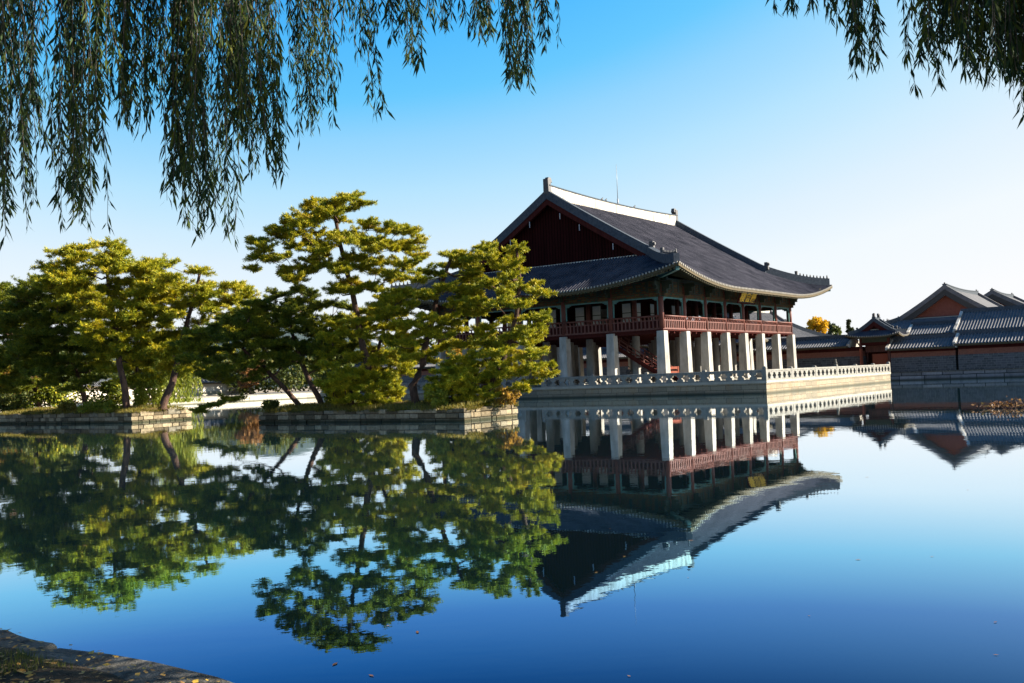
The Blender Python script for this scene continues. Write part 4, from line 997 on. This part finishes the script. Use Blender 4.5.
leaf_tree('shrub', 'orange autumn bush at the far left edge of the shore', 'bush', on_ground(10, 137), 4.6, 7, 'orange', 42, leaf=0.4, n=5000, trunk_h=0.1)
leaf_tree('broadleaf_tree', 'russet tree behind the gap between the two islands', 'tree', on_ground(250, 190), 6.5, 6, 'dry', 43, leaf=0.5, n=3500)
leaf_tree('broadleaf_tree', 'green tree behind the left island near the frame edge', 'tree', on_ground(55, 165), 9, 9, 'bush', 44, leaf=0.55, n=5000)
leaf_tree('broadleaf_tree', 'green tree behind the middle of the right island', 'tree', on_ground(330, 185), 9, 9, 'bush', 45, leaf=0.55, n=5000)
leaf_tree('broadleaf_tree', 'yellowing tree behind the forked pine on far shore', 'tree', on_ground(400, 190), 8, 8, 'willow_far', 46, leaf=0.5, n=4000)
leaf_tree('broadleaf_tree', 'orange tree far behind the golden pine', 'tree', on_ground(455, 200), 8, 8, 'orange', 47, leaf=0.5, n=4000)
leaf_tree('broadleaf_tree', 'tree just outside the left island beyond the shore', 'tree', on_ground(-30, 160), 11, 10, 'bush', 48, leaf=0.55, n=5000)
leaf_tree('ginkgo_tree', 'bright yellow ginkgo rising above the palace wall', 'ginkgo', on_ground(819, 215), 10.8, 4.6, 'yellow', 51, leaf=0.5, n=3500, lumps=16, trunk_h=0.55)
leaf_tree('broadleaf_tree', 'dark round tree right beside the yellow ginkgo', 'tree', on_ground(832, 235), 10.9, 4, 'conifer', 52, leaf=0.5, n=3500)
leaf_tree('broadleaf_tree', 'dull olive tree between the dark tree and the conifer', 'tree', on_ground(841, 228), 9.3, 4, 'bush', 53, leaf=0.5, n=3000)
leaf_tree('conifer_tree', 'pointed conifer left of the small gate roof', 'conifer', on_ground(852, 240), 11.6, 3.6, 'conifer', 54, leaf=0.5, n=4000, shape='cone', lumps=26, trunk_h=0.15)
def far_wood():
    nr = np.random.default_rng(90); Q = []
    for k in range(70):
        x = -80 + k * 8.6; d = 205 + nr.uniform(-14, 25); h = nr.uniform(6.5, 11.5); P = atd(x, 380, d); c = np.array([P[0], P[1], EAST_Z + h * 0.5]); n = 520
        v = nr.normal(0, 1, (n, 3)); v /= np.linalg.norm(v, axis=1)[:, None]; C = c + v * np.cbrt(nr.uniform(0.2, 1, n))[:, None] * np.array([3.4, 3.4, h * 0.5]); a = nr.normal(0, 1, (n, 3)); a /= np.linalg.norm(a, axis=1)[:, None]; b_ = np.cross(a, nr.normal(0, 1, (n, 3))); b_ /= np.linalg.norm(b_, axis=1)[:, None]
        l = nr.uniform(0.4, 1.0, (n, 1)); C[:, 2] = np.maximum(C[:, 2], EAST_Z + 0.4); Q.append(np.stack([C, C + a * l * 0.5 + b_ * l * 0.35, C + a * l, C + a * l * 0.5 - b_ * l * 0.35], 1))
    tag(tri_mesh('far_woods', np.concatenate(Q), MT['bush'], origin=(0, 150, EAST_Z)), 'dark belt of far trees behind the cream wall on the left shore', 'woods', kind='stuff')
far_wood()
# small shrubs on the islands
for i, (x, y, w, h, X, mat, lab) in enumerate([(95, 404, 2.4, 1.0, -43.2, 'willow_far', 'bright yellow green shrub on the left island edge'), (70, 406, 1.8, 0.8, -43.0, 'grass', 'low tawny shrub on the left part of the left island'),
        (112, 411, 1.3, 0.7, -43.6, 'willow_far', 'small green shrub spilling over the left island corner'), (505, 404, 1.6, 0.8, -41.5, 'orange', 'orange brown shrub at the right tip of the right island'), (438, 404, 1.6, 0.9, -43.8, 'willow_far', 'yellow green shrub near the lit corner of the right island'),
        (270, 406, 1.2, 0.5, -43.8, 'bush', 'small dark shrub at the left end of the right island'), (150, 402, 3.4, 2.6, -39.6, 'willow_far', 'tall yellow green shrub between the two right trunks on the left island'),
        (108, 403, 3.6, 2.2, -39.4, 'pine_dark', 'dark rounded shrub behind the tallest trunk of the left island'), (50, 405, 4.4, 2.4, -39.6, 'pine_dark', 'wide dark shrub under the shaded pine on the left island'), (14, 407, 4.2, 2.0, -40.5, 'bush', 'dull green shrub at the far left end of the left island'),
        (345, 400, 2.6, 1.7, -40.6, 'pine_dark', 'dark shrub under the leaning pine on the right island')]):
    P = onx(x, y, X); leaf_tree('shrub', lab, 'bush', (P[0], P[1], 0.86 if X > -43.85 and y > 0 and x < 200 else 0.8), h, w, mat, 60 + i, leaf=0.16 if h < 1.2 else 0.24, n=1500 if h < 1.2 else 3500, trunk_h=0.1, lumps=10 if h < 1.2 else 16)

# ------------------------------------------------------------------ weeping willows over the camera
def strands(specs, nr, rng, leaf=0.105):
    """specs: list of (top xyz, bottom z). returns leaf quads and twig mesh"""
    tw = MB(); Q = []
    for (top, zb) in specs:
        L = top[2] - zb; n = max(4, int(L / 0.18)); ph = rng.uniform(0, 6.28); am = rng.uniform(0.02, 0.09); dx, dy = rng.uniform(-0.035, 0.035), rng.uniform(-0.035, 0.035)
        pts = []
        for k in range(n + 1):
            q = k / n; pts.append(np.array([top[0] + dx * q * L + am * math.sin(ph + q * 5), top[1] + dy * q * L + am * math.cos(ph * 1.7 + q * 4), top[2] - L * q]))
        tw.tube(pts, [0.0055 + (0.0016 - 0.0055) * k / n for k in range(n + 1)], 4, False)
        m = int(L * rng.uniform(36, 62)); q = nr.uniform(0.0, 1, m) ** 0.85 * n; i = np.minimum(q.astype(int), n - 1); f = (q - i)[:, None]
        A = np.array(pts); C = A[i] * (1 - f) + A[i + 1] * f
        ang = nr.uniform(0, 2 * np.pi, m); out = np.stack([np.cos(ang), np.sin(ang), 0 * ang], 1)
        d = out * nr.uniform(0.15, 0.75, (m, 1)) + np.array([0, 0, -1.0]); d /= np.linalg.norm(d, axis=1)[:, None]
        s = np.cross(d, nr.normal(0, 1, (m, 3))); s /= np.linalg.norm(s, axis=1)[:, None]
        nn = np.cross(d, s)
        l = leaf * nr.uniform(0.4, 1.3, (m, 1)); w = 0.072
        C = C + out * 0.006
        mid = C + d * l * 0.45 + nn * l * 0.05
        Q.append(np.stack([C, mid + s * l * w, C + d * l + nn * l * -0.06, mid - s * l * w], 1))
    return np.concatenate(Q), tw
def willow(label, base, boughs, hang, seed, trunk_r=0.38, leaf=0.10):
    nr = np.random.default_rng(seed); rng = random.Random(seed); t = thing('willow_tree', label, 'willow', base)
    wood = MB(); fork = np.array(base) + np.array([0.2, 0.1, 3.2])
    wood.tube([np.array(base) - np.array([0, 0, 0.3]), np.array(base) + np.array([0.05, 0, 1.2]), fork], [trunk_r * 1.25, trunk_r, trunk_r * 0.85], 12)
    nodes = []
    for bp in boughs:
        pl = [fork] + [np.array(p, float) for p in bp]; fine = []
        for a, b in zip(pl[:-1], pl[1:]):
            for i in range(6): fine.append(a + (b - a) * i / 6 + nr.normal(0, 0.04, 3) * (i > 0))
        fine.append(pl[-1]); K = len(fine); wood.tube(fine, [trunk_r * 0.55 * (1 - 0.85 * i / (K - 1)) + 0.012 for i in range(K)], 8); nodes += fine[6:]
    N = np.array(nodes); specs = []
    for (P, zb) in hang:
        i = int(np.argmin(np.linalg.norm(N[:, :2] - np.array(P)[:2], axis=1))); A = N[i]; top = np.array([P[0], P[1], A[2] + rng.uniform(-0.1, 0.3)])
        hd_ = np.linalg.norm(top[:2] - A[:2]); mid = (A + top) / 2 + np.array([0, 0, 0.18 * hd_]); wood.tube([A, mid, top], [0.022, 0.014, 0.007], 5, False)
        specs.append((top, min(zb, top[2] - 0.5)))
    V, tw = strands(specs, nr, rng, leaf)
    tw.build('twigs', MT['bark_grey'], t); wood.build('trunk', MT['bark_grey'], t); tri_mesh('crown', V, MT['willow'], t, origin=tuple(base)); return t
rngw = random.Random(5)
prof_l = [(-60, 200), (-20, 215), (0, 240), (14, 225), (24, 190), (38, 130), (50, 160), (62, 165), (80, 222), (92, 190), (100, 120), (118, 100), (130, 118), (150, 132), (160, 104), (176, 170), (190, 200), (205, 225), (218, 246), (228, 205), (236, 150), (246, 130), (258, 168), (272, 168), (286, 180), (296, 150), (312, 125), (328, 112), (340, 62), (352, 48), (364, 60), (371, 140), (380, 60), (392, 34), (404, 14), (420, 86), (428, 50), (440, 22), (452, 44), (462, 20), (476, 26), (490, 40), (502, 62), (512, 88), (524, 80), (534, 66), (544, 40)]
dens_l = [(-60, 40, 44), (40, 100, 26), (100, 130, 10), (130, 180, 26), (180, 236, 46), (240, 300, 36), (300, 335, 18), (335, 400, 8), (415, 428, 5), (436, 475, 6), (480, 545, 30)]
def interp(pf, x):
    for (a, ya), (b, yb) in zip(pf[:-1], pf[1:]):
        if a <= x <= b: return ya + (yb - ya) * (x - a) / (b - a)
    return 40
hang = []
def clumps(dens, pf, k_each, mult, sd, dlo, dhi):
    out = []
    for a, b, n in dens:
        m = max(1, int(n * mult / k_each))
        for k in range(m):
            xc = rngw.uniform(a, b); dc = rngw.uniform(dlo, dhi); full = rngw.random() < 0.7; top = rngw.uniform(0.5, 1.0)
            for q in range(k_each):
                x = xc + rngw.gauss(0, sd); f = (rngw.uniform(0.75, 1.0) if full else top * rngw.uniform(0.7, 1.0))
                yb = interp(pf, max(pf[0][0], min(pf[-1][0], x))) * (1.0 if q == 0 and full else f); P = atd(x, max(4, yb), dc + rngw.gauss(0, 0.15)); out.append((P, P[2]))
    return out
hang = clumps(dens_l, [(x, y * 1.05) for x, y in prof_l], 7, 1.5, 4.2, 6.4, 9.2)
for x0_, x1_, y0_, y1_, n_ in ((-4, 14, 200, 244, 7), (78, 88, 190, 224, 4), (198, 224, 200, 246, 10), (366, 374, 95, 138, 4), (342, 352, 40, 66, 4), (352, 372, 20, 50, 5), (428, 476, 14, 36, 8), (392, 410, 8, 24, 3), (415, 424, 60, 88, 3)):
    for k in range(n_):
        P = atd(rngw.uniform(x0_, x1_), rngw.uniform(y0_, y1_), rngw.uniform(6.6, 8.8)); hang.append((P, P[2]))
for k in range(1500):  # added strands out of view, blocking sky light above the near bank
    Q = np.array([rngw.uniform(-88.5, -83.2), rngw.uniform(-44.5, -34.0), 0]); v = Q - CAM; dep = float(v @ FWD)
    if (dep < 0.6 or 512 + F_PX * float(v @ R_IMG) / dep < -90) and math.hypot(v[0], v[1]) > 1.6 and math.hypot(Q[0] + 85.2, Q[1] + 36.2) > 0.7 and len(hang) < 900: hang.append((Q, rngw.uniform(4.5, 5.6)))
def bough(d, xs, z):
    return [tuple(atd(x, 100, d)[:2]) + (zz,) for x, zz in zip(xs, z)]
WB = (-85.2, -36.2, BANK_Z)
willow('large weeping willow trailing long dark strands across the top left', WB,
       [bough(7.0, (-150, 20, 200, 360, 480), (5.6, 6.6, 6.9, 6.7, 6.1)), bough(8.2, (-150, 60, 240, 420, 545), (5.8, 6.9, 7.2, 6.9, 6.2)), bough(9.2, (-150, 40, 180, 300), (5.6, 7.0, 7.4, 7.0)),
        [(-87, -38, 5.5), (-88.5, -40.5, 6.5), (-89, -43, 6.6)]], hang, 71)
prof_r = [(780, 14), (792, 10), (806, 4), (830, 20), (848, 24), (862, 74), (872, 40), (884, 12), (905, 8), (918, 94), (926, 70), (936, 60), (950, 40), (958, 68), (966, 40), (974, 30), (984, 84), (996, 60), (1006, 74), (1020, 60), (1040, 110), (1080, 120), (1160, 160)]
hang = clumps([(780, 792, 4), (800, 812, 3), (832, 856, 12), (858, 872, 14), (912, 966, 40), (966, 1024, 70), (1024, 1100, 120), (1100, 1230, 120)], prof_r, 4, 1.05, 4.5, 6.6, 8.6)
for k in range(2500):  # added strands out of view that cast shade on the near bank
    Q = np.array([rngw.uniform(-81.5, -73.5), rngw.uniform(-51, -42), 0]); v = Q - CAM; dep = float(v @ FWD)
    if dep < 0.5 or 512 + F_PX * float(v @ R_IMG) / dep > 1150:
        if len(hang) < 850 and not -41.6 < Q[1] + 1.234 * (Q[0] + 82.9) < -39.0: hang.append((Q, rngw.uniform(4.4, 5.6)))
for k in range(170):  # added unseen bunch in the sun's path, shading the bank's left end
    Q = np.array([rngw.gauss(-75.7, 0.8), rngw.gauss(-46.6, 0.55), 0])
    if Q[1] + 1.234 * (Q[0] + 82.9) > -39.0: hang.append((Q, rngw.uniform(4.4, 5.4)))
WR = (-77.0, -60.5, BANK_Z)
willow('second weeping willow with thick drooping sprays at the top right corner', WR,
       [[(-77.5, -55, 5.6), (-78, -50, 6.8), tuple(atd(1040, 0, 7.6)[:2]) + (6.9,), tuple(atd(930, 0, 7.6)[:2]) + (6.4,), tuple(atd(850, 0, 7.6)[:2]) + (6.0,), tuple(atd(780, 0, 7.6)[:2]) + (5.7,)],
        [(-76, -55, 5.8), (-75.5, -50, 7.3), (-75.6, -46.3, 7.2)]], hang, 72, leaf=0.11)

# ------------------------------------------------------------------ near bank: edging stones, leaf litter, grass
def edging():
    rng = random.Random(9)
    ys = [-33.2, -34.7, -36.05, -37.38, -38.22, -40.75, -42.6, -44.3]
    labels = ['dark edging stone at the very left of the near bank', 'long shaded edging stone left of the notched pair', 'shaded edging stone at the left frame edge of the near bank', 'rounded dark edging stone with a gap on each side', 'long edging stone running from shade into sun at the bottom left', 'sunlit edging stone disappearing below the frame', 'edging stone below the frame near the viewer', ]
    for i in range(7):
        y1, y0 = ys[i] - 0.02, ys[i + 1] + 0.02; x1 = PX0 + rng.uniform(-0.08, 0.0); w = rng.uniform(0.34, 0.46); zt = BANK_Z + rng.uniform(0.0, 0.05)
        me = bpy.data.meshes.new('edging_stone'); bm = bmesh.new()
        bmesh.ops.create_cube(bm, size=1, matrix=Matrix.Translation(((2 * x1 - w) / 2, (y0 + y1) / 2, (zt - 0.6) / 2)) @ Matrix.Diagonal((w, y1 - y0, zt + 0.6, 1)))
        bmesh.ops.bevel(bm, geom=[e for e in bm.edges], offset=0.06, segments=3, affect='EDGES', profile=0.6)
        bmesh.ops.subdivide_edges(bm, edges=bm.edges, cuts=3, use_grid_fill=True)
        for v in bm.verts:
            v.co += Vector((mnoise.noise(v.co * 1.9 + Vector((i * 7, 0, 0))), mnoise.noise(v.co * 1.9 + Vector((0, i * 5, 3))), mnoise.noise(v.co * 2.3 + Vector((0, 2, i * 9))))) * 0.075 + Vector((0, 0, 1)) * mnoise.noise(v.co * 7) * 0.022
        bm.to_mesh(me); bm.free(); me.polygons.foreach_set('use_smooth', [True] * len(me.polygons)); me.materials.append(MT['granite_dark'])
        o = bpy.data.objects.new('edging_stone', me); COL.objects.link(o); tag(o, labels[i], 'edging stone', 'edging stones along the near bank')
    b = bpy.data.objects.new('embankment', None); COL.objects.link(b); b.location = (PX0, 0, 0); tag(b, 'low stone embankment carrying the near bank edging stones', 'retaining wall')
    MB().box(PX0 - 0.5, PX0 - 0.06, PY0, -44.4, -1, BANK_Z + 0.01).box(PX0 - 0.5, PX0 - 0.06, -33.1, PY1, -1, BANK_Z + 0.01).box(PX0 - 0.5, PX0 - 0.1, -44.38, -33.12, -1, BANK_Z - 0.15).build('masonry', MT['bank_stone'], b)
edging()
def bank_soil():
    nr = np.random.default_rng(4); rows = []
    for j in range(60):
        y = -47 + j * 0.28; rows.append([(PX0 - 0.32 - i * 0.22, y, BANK_Z + 0.02 + (0.0 if i == 0 else 0.03 * (1 + mnoise.noise(Vector((i * 0.5, j * 0.5, 1))))) + 0.012 * mnoise.noise(Vector((i * 2.1, j * 1.9, 5)))) for i in range(16)])
    tag(MB().grid(rows, True, True).build('bank_soil', MT['dark_soil']), 'dark soil with shade in its colour behind the near edging stones', 'ground', kind='structure')
bank_soil()
def litter():
    nr = np.random.default_rng(77); n = 11000
    x = PX0 - 0.15 - np.abs(nr.normal(0, 1.3, n)); y = nr.uniform(-45, -33, n); z = np.full(n, BANK_Z + 0.055)
    on = x > PX0 - 0.65; z[on] += 0.01; keep = (~on) | (nr.uniform(0, 1, n) < 0.25); x, y, z = x[keep], y[keep], z[keep]; n = len(x)
    a = nr.uniform(0, 2 * np.pi, n); l = nr.uniform(0.02, 0.065, n)[:, None]; wd = nr.uniform(0.12, 0.42, n)[:, None]
    d = np.stack([np.cos(a), np.sin(a), nr.normal(0, 0.18, n)], 1); s = np.stack([-np.sin(a), np.cos(a), nr.normal(0, 0.3, n)], 1); C = np.stack([x, y, z + 0.012 * nr.uniform(0, 1, n)], 1)
    V = np.stack([C - d * l * 0.5, C + s * l * wd, C + d * l * 0.5, C - s * l * wd], 1); V[:, :, 2] = np.maximum(V[:, :, 2], z[:, None] + 0.002)
    tag(tri_mesh('fallen_leaves', V, MT['litter'], origin=(PX0 - 1, -39, BANK_Z)), 'fallen yellow and brown leaves on the near bank', 'leaf litter', kind='stuff')
    n = 12000; x = PX0 - 0.42 - np.abs(nr.normal(0, 0.5, n)); y = nr.uniform(-43, -36, n); c = np.array([mnoise.noise(Vector((p * 1.3, q * 1.3, 0))) for p, q in zip(x, y)]); k = c > 0.05; x, y = x[k], y[k]; n = len(x)
    a = nr.uniform(0, 2 * np.pi, n); B = np.stack([x, y, np.full(n, BANK_Z + 0.03)], 1); D = np.stack([np.cos(a), np.sin(a), 0 * a], 1) * 0.0035; T = B + np.stack([nr.normal(0, 0.025, n), nr.normal(0, 0.025, n), nr.uniform(0.03, 0.10, n)], 1)
    tag(tri_mesh('grass', np.stack([B - D, B + D, T], 1), MT['bush'], origin=(PX0 - 1, -39, BANK_Z)), 'short green grass tufts behind the near edging stones', 'grass', kind='stuff')
    n = 26; P = []
    for k in range(n):
        xx, yy = nr.uniform(60, 1024), nr.uniform(450, 680); r = ray(xx, yy); P.append(CAM + r * ((0.006 - CAM[2]) / r[2]))
    C = np.array(P); a = nr.uniform(0, 2 * np.pi, n); l = nr.uniform(0.015, 0.05, n)[:, None]; d = np.stack([np.cos(a), np.sin(a), 0 * a], 1); s = np.stack([-np.sin(a), np.cos(a), 0 * a], 1)
    k_ = C[:, 0] > PX0 + 0.3; V = np.stack([C - d * l, C + s * l * 0.35, C + d * l, C - s * l * 0.35], 1)[k_]
    tag(tri_mesh('floating_leaves', V, MT['dry'], origin=(-60, -20, 0)), 'tiny leaves floating on the pond', 'floating leaves', kind='stuff')
litter()
def onz_(x, y):
    r = ray(x, y); return CAM + r * (-CAM[2] / r[2])
def water_plant():
    P = onz_(1010, 408); nr = np.random.default_rng(3); t = thing('water_plant', 'clump of dried brown lotus stalks standing in the water at right', 'water plant', tuple(P))
    m = MB(); Q = []
    for k in range(55):
        b = P + np.array([nr.normal(0, 0.30), nr.normal(0, 0.55), -0.1]); h = nr.uniform(0.18, 0.50); e = b + np.array([nr.normal(0, 0.22), nr.normal(0, 0.22), h]); f = e + np.array([nr.normal(0, 0.2), nr.normal(0, 0.2), -nr.uniform(0, 0.25)])
        m.tube([b, e, f], [0.018, 0.014, 0.01], 5, False)
        for q in range(3): Q.append(f + nr.normal(0, 0.09, 3))
    m.build('stalks', MT['bark'], t); C = np.array(Q); n = len(C); d = nr.normal(0, 1, (n, 3)); d /= np.linalg.norm(d, axis=1)[:, None]; s = np.cross(d, nr.normal(0, 1, (n, 3))); s /= np.linalg.norm(s, axis=1)[:, None]; l = nr.uniform(0.04, 0.10, (n, 1))
    C[:, 2] = np.maximum(C[:, 2], 0.11)
    tri_mesh('leaves', np.stack([C - d * l, C + s * l * 0.6, C + d * l, C - s * l * 0.6], 1), MT['dry'], t, origin=tuple(P))
water_plant()

# ------------------------------------------------------------------ small things on the terrace and roof
def barrier(label, x, y, rz):
    t = thing('barrier', label, 'barrier', (x, y, DECK), 'red barriers under the pavilion')
    def put(m, name):
        o = m.build(name, MT['orange_red']); o.parent = t; return o
    for s in (-0.62, 0.62): put(MB().box(s - 0.05, s + 0.05, -0.05, 0.05, 0, 1.62).box(s - 0.05, s + 0.05, -0.3, 0.3, 0, 0.09), 'leg')
    put(MB().box(-0.57, 0.57, -0.03, 0.03, 1.36, 1.60), 'rail'); put(MB().box(-0.57, 0.57, -0.03, 0.03, 0.92, 1.16), 'rail')
    t.rotation_euler.z = rz
Pb = onx(673, 370, 1.6); barrier('red wooden barrier just right of the big corner pillar', Pb[0], Pb[1], rad(-30))
barrier('red wooden barrier under the far right end of the pavilion', 31.8, 0.9, rad(-30))
def guardian(label, x, y):
    t = thing('stone_figure', label, 'stone figure', (x, y, 2.2))
    MB().frustum(x, y, 0.16, 0.16, 0.14, 0.14, 2.13 + 0.0, 2.34).build('pedestal', MT['granite'], t)
    MB().lathe([(0.13, 2.342), (0.17, 2.44), (0.14, 2.60), (0.08, 2.68), (0.12, 2.75), (0.11, 2.84), (0.03, 2.91)], x, y, 10).build('figure', MT['granite_dark'], t)
guardian('small stone guardian figure on the middle of the sunlit balustrade', TX0 + 19.35, TY0 + 0.2)
def birds():
    lr = [(13.6, 'first of two small dark birds close together on the white ridge'), (14.5, 'second bird of the pair perched left of the lightning rod'), (21.4, 'lone dark bird on the ridge right of the lightning rod')]
    for x, lab in lr:
        u = (x - 2.2) / 30.0; z = 10.62 + 0.545 * 18.45 + 0.0028 * 18.45 ** 2 - 0.15 + 0.35 * (2 * u - 1) ** 2 + 1.2 + 0.01
        m = MB(); y = PD / 2
        m.tube([(x - 0.28, y, z + 0.12), (x - 0.12, y, z + 0.18), (x + 0.03, y, z + 0.22), (x + 0.12, y, z + 0.32), (x + 0.18, y, z + 0.36), (x + 0.26, y, z + 0.35)], [0.03, 0.08, 0.10, 0.06, 0.06, 0.01], 8)
        m.tube([(x, y - 0.03, z - 0.02), (x, y - 0.03, z + 0.16)], 0.012, 5).tube([(x, y + 0.03, z - 0.02), (x, y + 0.03, z + 0.16)], 0.012, 5)
        tag(m.build('bird', MT['black'], origin=(x, y, z)), lab, 'bird')
birds()
def person(x, y, face):
    """visitor in dark clothes standing beside a pillar"""
    t = thing('person', 'person in dark clothes standing beside a pillar under the pavilion', 'person', (x, y, DECK))
    J = [((0, 0, 0.95), 0.13), ((0, 0, 1.18), 0.125), ((0, 0.01, 1.40), 0.145), ((0, 0.0, 1.50), 0.06), ((0, 0.02, 1.60), 0.085), ((0, 0.03, 1.70), 0.085),
         ((0.10, 0, 0.88), 0.095), ((0.11, 0.02, 0.48), 0.065), ((0.12, -0.02, 0.08), 0.045), ((0.13, 0.12, 0.04), 0.04),
         ((-0.10, 0, 0.88), 0.095), ((-0.11, 0.03, 0.48), 0.065), ((-0.12, 0.0, 0.08), 0.045), ((-0.13, 0.14, 0.04), 0.04),
         ((0.19, 0, 1.42), 0.06), ((0.24, -0.03, 1.14), 0.045), ((0.22, 0.10, 0.92), 0.036), ((-0.19, 0, 1.42), 0.06), ((-0.25, 0.0, 1.14), 0.045), ((-0.16, 0.16, 1.0), 0.036)]
    E = [(0, 1), (1, 2), (2, 3), (3, 4), (4, 5), (0, 6), (6, 7), (7, 8), (8, 9), (0, 10), (10, 11), (11, 12), (12, 13), (2, 14), (14, 15), (15, 16), (2, 17), (17, 18), (18, 19)]
    me = bpy.data.meshes.new('body'); me.from_pydata([j[0] for j in J], E, []); ob = bpy.data.objects.new('body', me); COL.objects.link(ob)
    sk = ob.modifiers.new('skin', 'SKIN'); sv = me.skin_vertices[0].data
    for v, j in zip(sv, J): v.radius = (j[1], j[1])
    sv[0].use_root = True
    ob.modifiers.new('sub', 'SUBSURF').levels = 2; ob.modifiers['sub'].render_levels = 2
    m, nt, bs = new_mat('person_clothes'); sx = nt.nodes.new('ShaderNodeSeparateXYZ'); tc = nt.nodes.new('ShaderNodeTexCoord'); nt.links.new(tc.outputs['Object'], sx.inputs[0])
    mr = nt.nodes.new('ShaderNodeMapRange'); mr.inputs['From Max'].default_value = 2.0; nt.links.new(sx.outputs[2], mr.inputs[0])
    c = ramp(nt, mr.outputs[0], [(0.0, (0.02, 0.02, 0.025)), (0.76, (0.025, 0.025, 0.03)), (0.77, (0.45, 0.27, 0.19)), (1.0, (0.45, 0.27, 0.19))]); nt.links.new(c, bs.inputs['Base Color']); bs.inputs['Roughness'].default_value = 0.8
    me.materials.append(m); ob.parent = t
    h = MB().lathe([(0.02, 1.60), (0.088, 1.63), (0.098, 1.71), (0.085, 1.78), (0.02, 1.81)], 0, -0.03, 12).build('hair', MT['black']); h.parent = t
    fm = mottled('skin', (0.42, 0.25, 0.17), (0.48, 0.29, 0.20), 6, 0.6, 0.3, 0)
    f = MB(); f.lathe([(0.02, 1.535), (0.06, 1.56), (0.078, 1.64), (0.07, 1.71), (0.02, 1.73)], 0, 0.055, 10); f.box(-0.012, 0.012, 0.125, 0.15, 1.61, 1.655)
    f = f.build('face', fm); f.parent = t
    t.rotation_euler.z = face
person(2.2, 5.17, rad(120))
